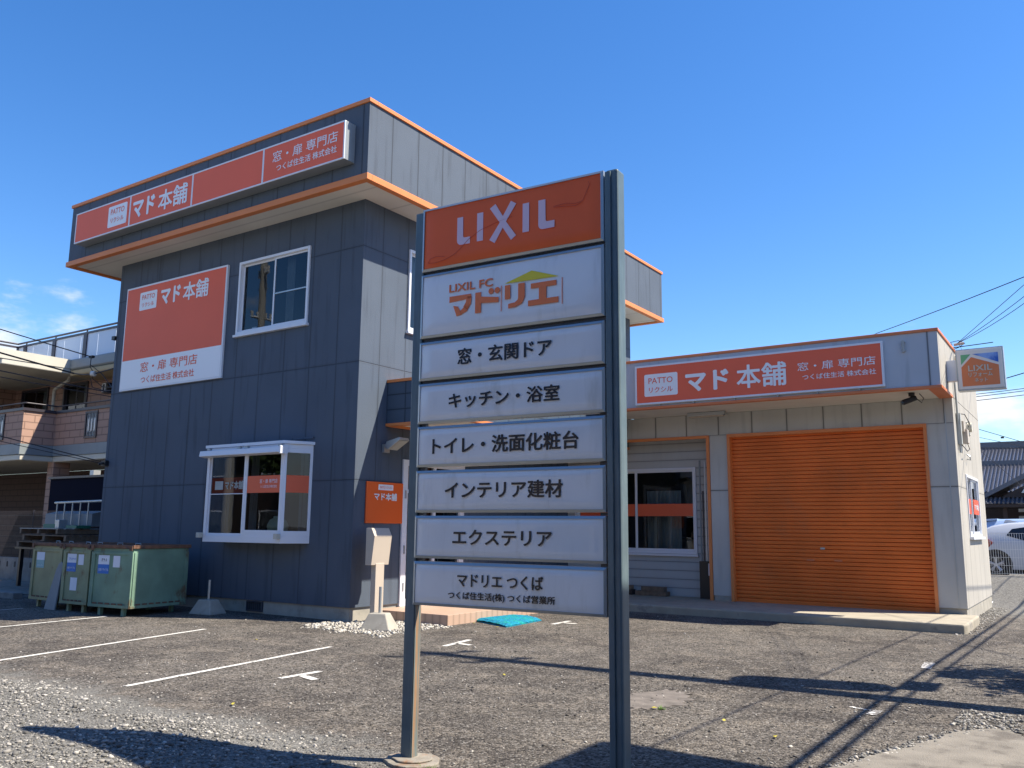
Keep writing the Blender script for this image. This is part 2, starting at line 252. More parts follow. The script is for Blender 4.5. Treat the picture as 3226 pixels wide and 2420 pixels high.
def ground_mat():
    m = bpy.data.materials.new('asphalt_and_gravel'); m.use_nodes = True; t = m.node_tree; b = t.nodes['Principled BSDF']
    b.inputs['Roughness'].default_value = 0.92; b.inputs['Specular IOR Level'].default_value = 0.25
    g = N(t, 'ShaderNodeNewGeometry'); P = g.outputs['Position']; sp = N(t, 'ShaderNodeSeparateXYZ'); t.links.new(P, sp.inputs[0])
    def noise(sc, det=6, rg=0.6):
        n = N(t, 'ShaderNodeTexNoise'); n.inputs['Scale'].default_value = sc; n.inputs['Detail'].default_value = det; n.inputs['Roughness'].default_value = rg; t.links.new(P, n.inputs['Vector']); return n.outputs['Fac']
    def rng(v, a, bb, c, d, sm=True):
        r = N(t, 'ShaderNodeMapRange', interpolation_type='SMOOTHSTEP' if sm else 'LINEAR')
        for i, x in zip(('From Min', 'From Max', 'To Min', 'To Max'), (a, bb, c, d)): r.inputs[i].default_value = x
        t.links.new(v, r.inputs['Value']); return r.outputs[0]
    def mixc(f, a, bb):
        mm = N(t, 'ShaderNodeMix', data_type='RGBA')
        for i, v in ((0, f), (6, a), (7, bb)):
            if isinstance(v, tuple): mm.inputs[i].default_value = (*v, 1)
            else: t.links.new(v, mm.inputs[i])
        return mm.outputs[2]
    big = noise(0.55, 5); mid = noise(2.2, 7, 0.7); fine = noise(38, 4, 0.7); fine2 = noise(95, 3, 0.7)
    vo = N(t, 'ShaderNodeTexVoronoi'); vo.inputs['Scale'].default_value = 62; vo.inputs['Randomness'].default_value = 1; t.links.new(P, vo.inputs['Vector'])
    vc = N(t, 'ShaderNodeSeparateXYZ'); t.links.new(vo.outputs['Color'], vc.inputs[0])
    asph = mixc(rng(big, 0.35, 0.65, 0, 1), (0.072, 0.063, 0.055), (0.135, 0.121, 0.104))
    asph = mixc(rng(mid, 0.44, 0.68, 0, 0.7), asph, (0.182, 0.156, 0.126))
    dk = noise(1.1, 6, 0.65); asph = mixc(rng(dk, 0.56, 0.7, 0, 0.55), asph, (0.045, 0.042, 0.04))
    wv = N(t, 'ShaderNodeVectorMath', operation='ADD'); wn = N(t, 'ShaderNodeTexNoise'); wn.inputs['Scale'].default_value = 2.5; wn.inputs['Detail'].default_value = 5; t.links.new(P, wn.inputs['Vector'])
    ws = N(t, 'ShaderNodeVectorMath', operation='SCALE'); ws.inputs['Scale'].default_value = 0.9; t.links.new(wn.outputs['Color'], ws.inputs[0]); t.links.new(P, wv.inputs[0]); t.links.new(ws.outputs[0], wv.inputs[1])
    ck = N(t, 'ShaderNodeTexVoronoi', feature='DISTANCE_TO_EDGE'); ck.inputs['Scale'].default_value = 0.42; t.links.new(wv.outputs[0], ck.inputs['Vector'])
    crk = nmath(t, 'MULTIPLY', rng(ck.outputs['Distance'], 0.0015, 0.007, 1, 0), rng(noise(0.8, 3), 0.5, 0.58, 0, 0.8)); asph = mixc(crk, asph, (0.018, 0.017, 0.016))
    # aggregate chips
    vo2 = N(t, 'ShaderNodeTexVoronoi'); vo2.inputs['Scale'].default_value = 34; t.links.new(P, vo2.inputs['Vector']); vc2 = N(t, 'ShaderNodeSeparateXYZ'); t.links.new(vo2.outputs['Color'], vc2.inputs[0])
    chip = nmath(t, 'MULTIPLY', rng(vc.outputs['X'], 0.0, 1.0, 0.3, 1.75, False), rng(vc2.outputs['X'], 0.0, 1.0, 0.7, 1.35, False))
    sc = N(t, 'ShaderNodeVectorMath', operation='SCALE'); t.links.new(asph, sc.inputs[0]); t.links.new(chip, sc.inputs['Scale'])
    asph = mixc(rng(vc.outputs['Y'], 0.9, 0.95, 0, 0.75), sc.outputs[0], (0.3, 0.28, 0.25))
    # gravel zone near the road, also worn light patches
    yb = nmath(t, 'ADD', sp.outputs['Y'], nmath(t, 'MULTIPLY', nmath(t, 'SUBTRACT', mid, 0.5), 1.8))
    xz = rng(sp.outputs['X'], -4.6, -3.2, 1, 0)
    gz = nmath(t, 'MULTIPLY', rng(yb, 4.35, 4.95, 1, 0), xz)
    far = rng(nmath(t, 'ADD', sp.outputs['Y'], nmath(t, 'MULTIPLY', mid, 2.0)), 18.6, 20.4, 0, 0.9)
    gz = nmath(t, 'MAXIMUM', gz, far)
    grav = mixc(rng(vc.outputs['X'], 0, 1, 0, 1, False), (0.1, 0.096, 0.086), (0.27, 0.26, 0.235))
    c = mixc(gz, asph, grav)
    t.links.new(c, b.inputs['Base Color'])
    h = nmath(t, 'ADD', nmath(t, 'MULTIPLY', fine, 0.7), nmath(t, 'MULTIPLY', fine2, 0.35))
    h = nmath(t, 'ADD', h, nmath(t, 'MULTIPLY', nmath(t, 'SUBTRACT', 1.0, vo.outputs['Distance']), 0.5))
    bp = N(t, 'ShaderNodeBump'); bp.inputs['Strength'].default_value = 1.0; bp.inputs['Distance'].default_value = 0.026
    t.links.new(h, bp.inputs['Height']); t.links.new(bp.outputs[0], b.inputs['Normal'])
    return m
M['ground'] = ground_mat()

# ------------------------------------------------------------------ geometry helpers
class MB:
    def __init__(s): s.v = []; s.f = []
    def add(s, vs, fs):
        o = len(s.v); s.v += [tuple(v) for v in vs]; s.f += [tuple(i + o for i in f) for f in fs]; return s
    def box(s, x0, x1, y0, y1, z0, z1):
        x0, x1 = min(x0, x1), max(x0, x1); y0, y1 = min(y0, y1), max(y0, y1); z0, z1 = min(z0, z1), max(z0, z1)
        return s.add([(x0, y0, z0), (x1, y0, z0), (x1, y1, z0), (x0, y1, z0), (x0, y0, z1), (x1, y0, z1), (x1, y1, z1), (x0, y1, z1)],
                     [(0, 3, 2, 1), (4, 5, 6, 7), (0, 1, 5, 4), (1, 2, 6, 5), (2, 3, 7, 6), (3, 0, 4, 7)])
    def quad(s, a, b, c, d): return s.add([a, b, c, d], [(0, 1, 2, 3)])
    def prism(s, pts, a, axis, t0, t1):
        """pts: 2-D outline; axis: 'x' -> (t, p0, p1), 'y' -> (p0, t, p1), 'z' -> (p0, p1, t)"""
        f = {'x': lambda p, t: (t, p[0], p[1]), 'y': lambda p, t: (p[0], t, p[1]), 'z': lambda p, t: (p[0], p[1], t)}[axis]
        n = len(pts)
        return s.add([f(p, t0) for p in pts] + [f(p, t1) for p in pts],
                     [tuple(range(n))[::-1], tuple(range(n, 2 * n))] + [(i, (i + 1) % n, n + (i + 1) % n, n + i) for i in range(n)])
    def cyl(s, a, b, r0, r1=None, n=12):
        r1 = r0 if r1 is None else r1; a = Vector(a); b = Vector(b); d = (b - a).normalized()
        u = d.orthogonal().normalized(); w_ = d.cross(u); vs = []
        for c, r in ((a, r0), (b, r1)):
            for i in range(n):
                t = 2 * math.pi * i / n; vs.append(c + (u * math.cos(t) + w_ * math.sin(t)) * r)
        return s.add(vs, [tuple(range(n))[::-1], tuple(range(n, 2 * n))] + [(i, (i + 1) % n, n + (i + 1) % n, n + i) for i in range(n)])
    def tube(s, pts, r, n=6):
        pts = [Vector(p) for p in pts]; vs = []; fs = []
        for k, p in enumerate(pts):
            d = (pts[min(k + 1, len(pts) - 1)] - pts[max(k - 1, 0)]).normalized()
            u = d.cross(Vector((0, 0, 1))); u = u.normalized() if u.length > 1e-4 else Vector((1, 0, 0)); w_ = d.cross(u)
            for i in range(n):
                t = 2 * math.pi * i / n; vs.append(p + (u * math.cos(t) + w_ * math.sin(t)) * r)
        for k in range(len(pts) - 1):
            for i in range(n): fs.append((k * n + i, k * n + (i + 1) % n, (k + 1) * n + (i + 1) % n, (k + 1) * n + i))
        fs.append(tuple(range(n))[::-1]); fs.append(tuple(range((len(pts) - 1) * n, len(pts) * n)))
        return s.add(vs, fs)
    def xf(s, m):
        s.v = [tuple(m @ Vector(v)) for v in s.v]; return s
    def frame(s, axis, plane0, plane1, u0, u1, v0, v1, wd, wb=None, wt=None):
        """rectangular frame in the u-z plane, thickness plane0..plane1"""
        wb = wd if wb is None else wb; wt = wd if wt is None else wt
        B = (lambda a, b, c, d: s.box(a, b, plane0, plane1, c, d)) if axis == 'y' else (lambda a, b, c, d: s.box(plane0, plane1, a, b, c, d))
        B(u0, u0 + wd, v0, v1); B(u1 - wd, u1, v0, v1); B(u0 + wd, u1 - wd, v0, v0 + wb); B(u0 + wd, u1 - wd, v1 - wt, v1); return s
    def wall(s, axis, plane, u0, u1, v0, v1, holes=(), depth=0.1):
        """flat wall sheet with openings and their reveals (depth measured towards +y for axis y, towards -x for axis x)"""
        us = sorted({u0, u1, *[h[0] for h in holes], *[h[1] for h in holes]}); vs = sorted({v0, v1, *[h[2] for h in holes], *[h[3] for h in holes]})
        P = (lambda u, v, d: (u, plane + d, v)) if axis == 'y' else (lambda u, v, d: (plane - d, u, v))
        for a, b in zip(us, us[1:]):
            for c, d in zip(vs, vs[1:]):
                cu, cv = (a + b) / 2, (c + d) / 2
                if any(h[0] < cu < h[1] and h[2] < cv < h[3] for h in holes): continue
                s.quad(P(a, c, 0), P(b, c, 0), P(b, d, 0), P(a, d, 0))
        for h in holes:
            a, b, c, d = h
            for p, q in (((a, c), (b, c)), ((b, c), (b, d)), ((b, d), (a, d)), ((a, d), (a, c))):
                s.quad(P(*p, 0), P(*q, 0), P(*q, depth), P(*p, depth))
        return s
    def build(s, name, m, parent=None, smooth=False, bevel=0, world=True):
        me = bpy.data.meshes.new(name)
        vs = s.v
        if parent is not None and world:
            inv = WM[parent.name].inverted(); vs = [tuple(inv @ Vector(v)) for v in vs]
        me.from_pydata(vs, [], s.f); me.materials.append(M[m] if isinstance(m, str) else m)
        if smooth: me.polygons.foreach_set('use_smooth', [True] * len(me.polygons))
        me.update()
        o = bpy.data.objects.new(name, me); COL.objects.link(o)
        if parent is not None: o.parent = parent
        WM[o.name] = WM[parent.name] if parent is not None else Matrix.Identity(4)
        if bevel:
            b = o.modifiers.new('bevel', 'BEVEL'); b.width = bevel; b.segments = 2; b.limit_method = 'ANGLE'
        return o
WM = {}
def tag(o, label, cat, group=None):
    o['label'] = label; o['category'] = cat
    if group: o['group'] = group
    return o
def thing(name, label, cat, loc=(0, 0, 0), rz=0, group=None):
    o = bpy.data.objects.new(name, None); COL.objects.link(o); o.empty_display_size = 0.2
    o.location = loc; o.rotation_euler = (0, 0, rz); WM[o.name] = Matrix.Translation(loc) @ Matrix.Rotation(rz, 4, 'Z')
    return tag(o, label, cat, group)
def struct(o): o['kind'] = 'structure'; return o
def stuff(o): o['kind'] = 'stuff'; return o

_tcache = {}
def text(body, name, m, parent, O, ex, ez, u0, u1, v0, v1, bold=0.0, thick=0.0015, spacing=1.0, fit=True):
    """lettering fitted in the rectangle u0..u1, v0..v1 of the plane O + u*ex + v*ez"""
    c = bpy.data.curves.new('lettering', 'FONT'); c.body = body; c.space_character = spacing; c.resolution_u = 3; c.space_line = 1.0
    o = bpy.data.objects.new('lettering', c); COL.objects.link(o); bpy.context.view_layer.update()
    me = bpy.data.meshes.new_from_object(o.evaluated_get(bpy.context.evaluated_depsgraph_get())); COL.objects.unlink(o); bpy.data.objects.remove(o)
    co = np.empty(len(me.vertices) * 3); me.vertices.foreach_get('co', co); co = co.reshape(-1, 3)
    mn, mxx = co.min(0), co.max(0)
    O, ex, ez = Vector(O), Vector(ex).normalized(), Vector(ez).normalized(); en = ex.cross(ez)  # points away from the viewer side? flipped below
    su = (u1 - u0) / (mxx[0] - mn[0]); sv = (v1 - v0) / (mxx[1] - mn[1])
    mi = np.array(WM[parent.name].inverted()); r = bold * (v1 - v0) * 1.15; ru = r
    offs = [(0, 0)] if bold <= 0 else [(ru * math.cos(t), r * math.sin(t)) for t in np.arange(0, 6.28, 0.785 if bold > 0.015 else 1.57)]
    base_f = [tuple(p.vertices) for p in me.polygons]; bpy.data.meshes.remove(me); VS = []; FS = []
    kx = 1 - 2 * ru / (u1 - u0); kz = 1 - 2 * r / (v1 - v0)
    for q_, (du, dv) in enumerate(offs):
        uu = u0 + ru + (co[:, 0:1] - mn[0]) * su * kx + du; vv = v0 + r + (co[:, 1:2] - mn[1]) * sv * kz + dv
        A = np.array(O)[None] + uu * np.array(ex)[None] + vv * np.array(ez)[None] + np.array(en)[None] * (0.0004 * q_)
        A = A @ mi[:3, :3].T + mi[:3, 3]; FS += [tuple(v_ + len(co) * q_ for v_ in f_) for f_ in base_f]; VS += A.tolist()
    me = bpy.data.meshes.new(name); me.from_pydata(VS, [], FS); me.materials.append(M[m]); me.update()
    ob = bpy.data.objects.new(name, me); COL.objects.link(ob); ob.parent = parent; WM[ob.name] = WM[parent.name]
    return ob
def flat(mb, O, ex, ez, pts, off=0.0):
    O, ex, ez = Vector(O), Vector(ex), Vector(ez); n = Vector((ex.y * ez.z, -ex.x * ez.z, 0)) if True else None
    vs = [O + ex * u + ez * v + n * off for u, v in pts]; mb.add(vs, [tuple(range(len(vs)))]); return mb
def rrect(u0, u1, v0, v1, r, n=5):
    P = []
    for cx, cy, a0 in ((u1 - r, v0 + r, -90), (u1 - r, v1 - r, 0), (u0 + r, v1 - r, 90), (u0 + r, v0 + r, 180)):
        for i in range(n + 1):
            a = R(a0 + 90 * i / n); P.append((cx + r * math.cos(a), cy + r * math.sin(a)))
    return P

# ------------------------------------------------------------------ ground
def sm(t): t = max(0., min(1., t)); return t * t * (3 - 2 * t)
def gz(x, y):
    z = 0.11 * sm((4.75 - y) / 1.0) * sm((-4.2 - x) / 1.4)
    if x > -14: z += 0.5 * sm((y - 20.6) / 3.4) - 0.2 * sm((y - 24.3) / 2.2)
    return z
def grid_ground():
    def ax(lo, hi, st, far):
        a = list(np.arange(lo, hi + 1e-6, st)); out_ = [lo - d for d in far[::-1]] + a + [hi + d for d in far]; return out_
    far = [1, 3, 8, 20, 60, 200, 700]
    xs = ax(-14, 3, 0.25, far); ys = ax(0, 27, 0.25, far)
    vs = [(x, y, gz(x, y) if (-16 < x < 5 and -2 < y < 30) else (0.3 if y > 24 and x > -14 else 0.0)) for y in ys for x in xs]
    n = len(xs); fs = [(j * n + i, j * n + i + 1, (j + 1) * n + i + 1, (j + 1) * n + i) for j in range(len(ys) - 1) for i in range(n - 1)]
    m = MB(); m.v = vs; m.f = fs; return struct(m.build('ground', 'ground', smooth=True))
grid_ground()
# concrete road slab, near right
pts = [(-1.75, 5.3), (-1.60, 5.85), (-1.52, 6.04), (-1.44, 6.25), (-1.40, 6.5), (-1.29, 6.7), (-1.22, 6.95), (-1.12, 7.2), (-1.06, 7.5), (-0.97, 7.68), (-0.85, 7.85), (-0.75, 7.9), (-0.66, 7.82), (-0.6, 7.7), (-0.3, 7.6), (3, 7.9), (14, 8.2), (14, 2), (-1.2, 2), (-2.4, 3.6)]
rp = []
random.seed(5)
for i, (x, y) in enumerate(pts):
    x2, y2 = pts[(i + 1) % len(pts)]
    k = 5 if i < 13 else 1
    for j in range(k):
        f = j / k; jit = 0.018 if i < 13 else 0
        rp.append((x + (x2 - x) * f + random.uniform(-jit, jit), y + (y2 - y) * f + random.uniform(-jit, jit)))
M['road'] = mat('road_concrete', (0.205, 0.185, 0.155), 0.9, var=0.16, vscale=5, bump=0.7, bscale=90, col2=(0.125, 0.11, 0.092), c2scale=3.2, c2lo=0.5, c2hi=0.66)
MBr = MB(); MBr.prism(rp, 0, 'z', -0.02, 0.012); struct(MBr.build('road', 'road'))
# worn concrete patch in the asphalt
def blob(cx, cy, rx, ry, n=28, seed=1, j=0.16):
    rnd = random.Random(seed); return [(cx + rx * math.cos(2 * math.pi * i / n) * (1 + rnd.uniform(-j, j)), cy + ry * math.sin(2 * math.pi * i / n) * (1 + rnd.uniform(-j, j))) for i in range(n)]
M['patchm'] = mat('pinkish_repair', (0.15, 0.13, 0.112), 0.9, var=0.3, vscale=8, bump=0.5, bscale=90)
struct(MB().prism(blob(-3.42, 7.4, 0.28, 0.52, seed=4, j=0.22, n=60), 0, 'z', -0.01, 0.004).build('ground_patch', 'patchm'))
# parking lines
def line(a, b, wd, m='line', name='parking_line'):
    a, b = Vector((*a, 0)), Vector((*b, 0)); d = (b - a).normalized(); n = Vector((-d.y, d.x, 0)) * wd / 2; K = max(2, int((b - a).length / 0.12)); mb = MB(); rnd = random.Random(int(a.x * 91 + a.y * 7))
    L, Rr = [], []
    for i in range(K + 1):
        p = a + (b - a) * (i / K); z = gz(p.x, p.y) + 0.006; j1, j2 = rnd.uniform(-.006, .006), rnd.uniform(-.006, .006)
        L.append(p + n * (1 + j1 / wd * 2) + Vector((0, 0, z))); Rr.append(p - n * (1 + j2 / wd * 2) + Vector((0, 0, z)))
    mb.add(L + Rr, [(i, i + 1, K + 2 + i, K + 1 + i) for i in range(K)]); return struct(mb.build(name, m))
line((-7.70, 4.96), (-8.17, 8.06), 0.075)
line((-10.22, 5.04), (-10.97, 8.28), 0.075); line((-10.12, 4.3), (-10.22, 5.04), 0.075)
line((-13.2, 4.6), (-13.69, 8.38), 0.075)
line((-16.0, 6.4), (-16.09, 8.24), 0.06)
def tmark(c, a1, a2, b2, wd=0.085):
    line(a1, a2, wd); line(c, b2, wd)
tmark((-6.87, 6.37), (-6.90, 6.12), (-6.89, 6.66), (-6.56, 6.28))
tmark((-7.15, 9.32), (-7.08, 8.98), (-7.21, 9.70), (-6.87, 9.27))
tmark((-7.33, 12.36), (-7.33, 12.05), (-7.36, 12.66), (-7.06, 12.34))
line((-1.73, 10.83), (-1.77, 11.36), 0.11, 'line_worn'); line((-1.70, 7.88), (-1.69, 8.1), 0.09, 'line_worn'); line((-1.92, 8.12), (-1.72, 8.06), 0.05, 'line_worn')

# stones: one object each for what nobody could count
def stones(name, pts, sizes, m, flatf=0.6, seed=0, skew=1.0):
    rs = np.random.RandomState(seed); n = len(pts); ph = (1 + 5 ** .5) / 2
    iv = np.array([(-1, ph, 0), (1, ph, 0), (-1, -ph, 0), (1, -ph, 0), (0, -1, ph), (0, 1, ph), (0, -1, -ph), (0, 1, -ph), (ph, 0, -1), (ph, 0, 1), (-ph, 0, -1), (-ph, 0, 1)], float); iv /= np.linalg.norm(iv[0])
    ifc = np.array([(0, 11, 5), (0, 5, 1), (0, 1, 7), (0, 7, 10), (0, 10, 11), (1, 5, 9), (5, 11, 4), (11, 10, 2), (10, 7, 6), (7, 1, 8), (3, 9, 4), (3, 4, 2), (3, 2, 6), (3, 6, 8), (3, 8, 9), (4, 9, 5), (2, 4, 11), (6, 2, 10), (8, 6, 7), (9, 8, 1)])
    V = iv[None] * (1 + rs.uniform(-.28, .28, (n, 12, 1))); V = V * rs.uniform(0.6, 1.25, (n, 1, 3)); V[:, :, 2] *= flatf
    a = rs.uniform(0, 6.28, n); c, s_ = np.cos(a), np.sin(a); x = V[:, :, 0] * c[:, None] - V[:, :, 1] * s_[:, None]; y = V[:, :, 0] * s_[:, None] + V[:, :, 1] * c[:, None]
    V = np.stack([x, y, V[:, :, 2]], 2) * sizes[:, None, None]; V += pts[:, None, :]; V[:, :, 2] += (sizes * 0.25)[:, None]
    Fc = (ifc[None] + (np.arange(n) * 12)[:, None, None]).reshape(-1, 3)
    me = bpy.data.meshes.new(name); me.vertices.add(n * 12); me.vertices.foreach_set('co', V.ravel().astype(np.float32))
    me.loops.add(len(Fc) * 3); me.loops.foreach_set('vertex_index', Fc.ravel().astype(np.int32)); me.polygons.add(len(Fc))
    me.polygons.foreach_set('loop_start', np.arange(0, len(Fc) * 3, 3, dtype=np.int32)); me.polygons.foreach_set('loop_total', np.full(len(Fc), 3, dtype=np.int32))
    me.update(calc_edges=True); at = me.attributes.new('tone', 'FLOAT', 'POINT'); at.data.foreach_set('value', np.repeat(rs.uniform(0, 1, n) ** skew, 12).astype(np.float32))
    me.materials.append(M[m]); o = bpy.data.objects.new(name, me); COL.objects.link(o); return stuff(o)
rs = np.random.RandomState(3)
def zof(P): return np.array([gz(x, y) for x, y in P])
# near gravel strip
n = 52000; P = np.stack([rs.uniform(-10.5, -3.1, n), rs.uniform(2.4, 5.6, n)], 1)
edge = 4.6 + 0.25 * np.sin(P[:, 0] * 2.1) + 0.15 * np.sin(P[:, 0] * 5.3 + 1) ; fall = np.clip((edge - P[:, 1]) / 0.7 + 0.15, 0, 1) * np.clip((-3.3 - P[:, 0]) / 1.0, 0.05, 1)
cl = 0.55 + 0.45 * np.sin(P[:, 0] * 3.1 + 2 * np.sin(P[:, 1] * 2.3)) * np.sin(P[:, 1] * 4.7 + P[:, 0])
P = P[rs.uniform(0, 1, n) < fall * (0.35 + 0.65 * cl)]
P3 = np.column_stack([P, zof(P)]); tag(stones('gravel', P3, rs.gamma(2.2, 0.0031, len(P3)).clip(0.0025, 0.024), 'gravel', seed=1), 'grey crushed gravel spread over the near left ground', 'gravel')
# chips lying on the asphalt
n = 42000; P = np.stack([rs.uniform(-12, 0.0, n), rs.uniform(3.8, 14.5, n)], 1); dd = np.hypot(P[:, 0], P[:, 1]); P = P[rs.uniform(0, 1, n) < np.clip(1.7 - dd / 8.5, 0.16, 1) * (0.45 + 0.75 * (np.sin(P[:, 0] * 1.7 + 2 * np.sin(P[:, 1] * 1.1)) * np.sin(P[:, 1] * 2.3 + P[:, 0]) > 0.1))]
ok = ~((P[:, 0] < -9.9) & (P[:, 1] > 10.0)) & ~((P[:, 1] > 10.8) & (P[:, 0] < -8.4)); P = P[ok]
P3 = np.column_stack([P, zof(P)]); tag(stones('loose_chips', P3, rs.gamma(2.2, 0.0024, len(P3)).clip(0.003, 0.018), 'loose', seed=2, skew=1.0), 'small pale stone chips scattered over the asphalt', 'stone chips')
# rubble strip at the garage side and the road edge
n = 2600; P = np.stack([rs.uniform(-1.95, -1.55, n), rs.uniform(14.6, 20.4, n)], 1)
P = P[rs.uniform(0, 1, n) < np.clip(1.2 - (P[:, 0] + 1.95) / 0.3, 0, 1)]
Q = np.stack([rs.uniform(-1.1, -0.2, 1500), rs.uniform(7.85, 8.6, 1500)], 1)
ed = np.array([(-1.75, 5.3), (-1.52, 6.04), (-1.40, 6.5), (-1.22, 6.95), (-1.06, 7.5), (-0.85, 7.85)]); tt = rs.uniform(0, 4.999, 1100); ii = tt.astype(int); E_ = ed[ii] + (ed[ii + 1] - ed[ii]) * (tt - ii)[:, None] + rs.normal(0, 0.05, (1100, 2))
P = np.vstack([P, Q, E_])
P3 = np.column_stack([P, zof(P)]); tag(stones('rubble', P3, rs.gamma(2.2, 0.004, len(P3)).clip(0.004, 0.024), 'gravel', seed=5), 'loose rubble along the garage foot and the road edge', 'rubble')
# white pebbles at the entrance
n = 2600; P = np.stack([rs.uniform(-10.3, -8.3, n), rs.uniform(8.9, 11.0, n)], 1)
sel = (P[:, 1] > 9.15 + 0.12 * np.sin(P[:, 0] * 7) + rs.exponential(0.22, n)) & (P[:, 1] < 10.85) & ~((P[:, 0] < -10.04) & (P[:, 1] > 10.28)) & (P[:, 0] < -8.35 + 0.1 * np.sin(P[:, 1] * 9)) & (P[:, 0] + 0.7 * (P[:, 1] - 9.2) > -10.0)
P = P[sel]; P3 = np.column_stack([P, zof(P)]); tag(stones('white_pebbles', P3, rs.gamma(6, 0.0028, len(P3)).clip(0.006, 0.032), 'pebbles', seed=3, flatf=0.75), 'white pebbles beside the tiled entrance step', 'pebbles')

# ------------------------------------------------------------------ window helper
def window(parent, axis, plane, u0, u1, v0, v1, fr=0.05, mull=(), proud=0.03, sill=True, room=1.4, pane='glass', roomm='room', name='window', fm='alu_white', sash=True, sd=None):
    """aluminium window in the opening u0..u1, v0..v1; y planes look towards -y, x planes towards +x"""
    sgn = 1 if axis == 'y' else -1
    def B(mb, a, b, d0, d1, c, e):
        if axis == 'y': mb.box(a, b, plane + d0, plane + d1, c, e)
        else: mb.box(plane - d1, plane - d0, a, b, c, e)
    f = MB()
    for a, b, c, e in ((u0, u0 + fr, v0, v1), (u1 - fr, u1, v0, v1), (u0 + fr, u1 - fr, v0, v0 + fr), (u0 + fr, u1 - fr, v1 - fr, v1)): B(f, a, b, -proud, 0.09, c, e)
    wobj = f.build(name, fm, parent, bevel=0.004)
    s_ = MB(); edges = [u0 + fr, *mull, u1 - fr]; g = MB()
    for i, (a, b) in enumerate(zip(edges, edges[1:])):
        d = 0.01 if i % 2 else 0.04; t = 0.035
        if sash:
            for p in ((a, a + t, v0 + fr, v1 - fr), (b - t, b, v0 + fr, v1 - fr), (a + t, b - t, v0 + fr, v0 + fr + 0.045), (a + t, b - t, v1 - fr - t, v1 - fr)): B(s_, p[0], p[1], d, d + 0.025, p[2], p[3])
        else: t = 0
        if axis == 'y': g.quad((a + t, plane + d + 0.012, v0 + fr), (b - t, plane + d + 0.012, v0 + fr), (b - t, plane + d + 0.012, v1 - fr), (a + t, plane + d + 0.012, v1 - fr))
        else: g.quad((plane - d - 0.012, a + t, v0 + fr), (plane - d - 0.012, b - t, v0 + fr), (plane - d - 0.012, b - t, v1 - fr), (plane - d - 0.012, a + t, v1 - fr))
    if sash: s_.build('sash', fm, wobj, bevel=0.003)
    g.build('pane', pane, wobj)
    if sill:
        k = MB(); B(k, u0 - 0.03, u1 + 0.03, -0.07, 0.02, v0 - 0.05, v0 - 0.005); k.build('sill', fm, wobj, bevel=0.003)
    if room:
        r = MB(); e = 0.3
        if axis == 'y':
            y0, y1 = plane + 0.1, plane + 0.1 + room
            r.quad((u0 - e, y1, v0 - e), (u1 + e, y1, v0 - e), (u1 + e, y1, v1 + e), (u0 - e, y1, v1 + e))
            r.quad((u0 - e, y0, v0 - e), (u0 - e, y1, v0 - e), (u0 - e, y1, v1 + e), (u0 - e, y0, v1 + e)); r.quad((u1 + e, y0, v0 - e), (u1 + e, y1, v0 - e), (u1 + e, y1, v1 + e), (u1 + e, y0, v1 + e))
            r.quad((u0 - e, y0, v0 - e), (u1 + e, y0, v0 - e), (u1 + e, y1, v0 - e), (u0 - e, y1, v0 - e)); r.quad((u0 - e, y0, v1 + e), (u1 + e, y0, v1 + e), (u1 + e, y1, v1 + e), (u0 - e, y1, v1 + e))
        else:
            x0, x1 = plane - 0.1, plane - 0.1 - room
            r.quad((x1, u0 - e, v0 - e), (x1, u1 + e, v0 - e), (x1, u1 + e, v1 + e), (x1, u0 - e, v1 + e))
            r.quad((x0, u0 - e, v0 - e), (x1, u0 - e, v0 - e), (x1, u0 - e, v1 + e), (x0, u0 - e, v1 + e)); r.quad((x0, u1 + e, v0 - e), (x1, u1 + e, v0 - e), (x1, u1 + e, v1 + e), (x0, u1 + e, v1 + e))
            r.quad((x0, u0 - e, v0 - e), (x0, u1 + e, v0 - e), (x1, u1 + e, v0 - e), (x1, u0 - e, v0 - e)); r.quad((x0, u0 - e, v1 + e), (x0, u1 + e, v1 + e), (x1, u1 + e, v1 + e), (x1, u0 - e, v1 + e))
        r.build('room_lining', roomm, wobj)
    return wobj
def curtain(parent, a, b, y, z0, z1, m='curtain', name='curtain', amp=0.02, n=40, axis='y'):
    mb = MB(); vs = []
    for z in (z0, z1):
        for i in range(n + 1):
            u = a + (b - a) * i / n; d = y + amp * math.sin(i * 1.3) + 0.006 * math.sin(i * 3.1); vs.append((u, d, z) if axis == 'y' else (d, u, z))
    mb.add(vs, [(i, i + 1, n + 2 + i, n + 1 + i) for i in range(n)]); return mb.build(name, m, parent, smooth=True)

# ------------------------------------------------------------------ dark two-storey shop building
WX, WY, LX, BY = -10.062, 10.295, -17.35, 20.55
RX, RY, RL, RB = WX + 0.668, WY - 0.671, -18.35, 21.18      # roof band edges
ZB, ZT = 7.115, 8.495
b1 = thing('shop_building', 'dark navy two-storey shop building with a flat overhanging roof and orange trim', 'building', ((LX + WX) / 2, (WY + BY) / 2, 0))
holes = [(-13.30, -11.36, 5.07, 6.50), (-13.2, -11.35, 1.32, 2.80)]
wl = MB(); wl.wall('y', WY, LX, WX, 0.215, ZB - 0.0, holes, 0.10)
wl.wall('x', WX, WY, BY, 0.215, ZB, [(11.47, 13.25, 0.235, 2.68), (11.47, 12.9, 5.0, 6.53)], 0.10)
wl.quad((LX, WY, 0.215), (LX, BY, 0.215), (LX, BY, ZB), (LX, WY, ZB)); wl.quad((LX, BY, 0.215), (WX, BY, 0.215), (WX, BY, ZB), (LX, BY, ZB))
wall1 = wl.build('wall', 'navy', b1)
MB().box(LX + 0.0, WX - 0.0, WY - 0.004, WY + 0.0, 6.262, 6.262).v
fo = MB(); fo.box(LX + 0.03, WX - 0.03, WY + 0.03, BY - 0.03, -0.05, 0.225)
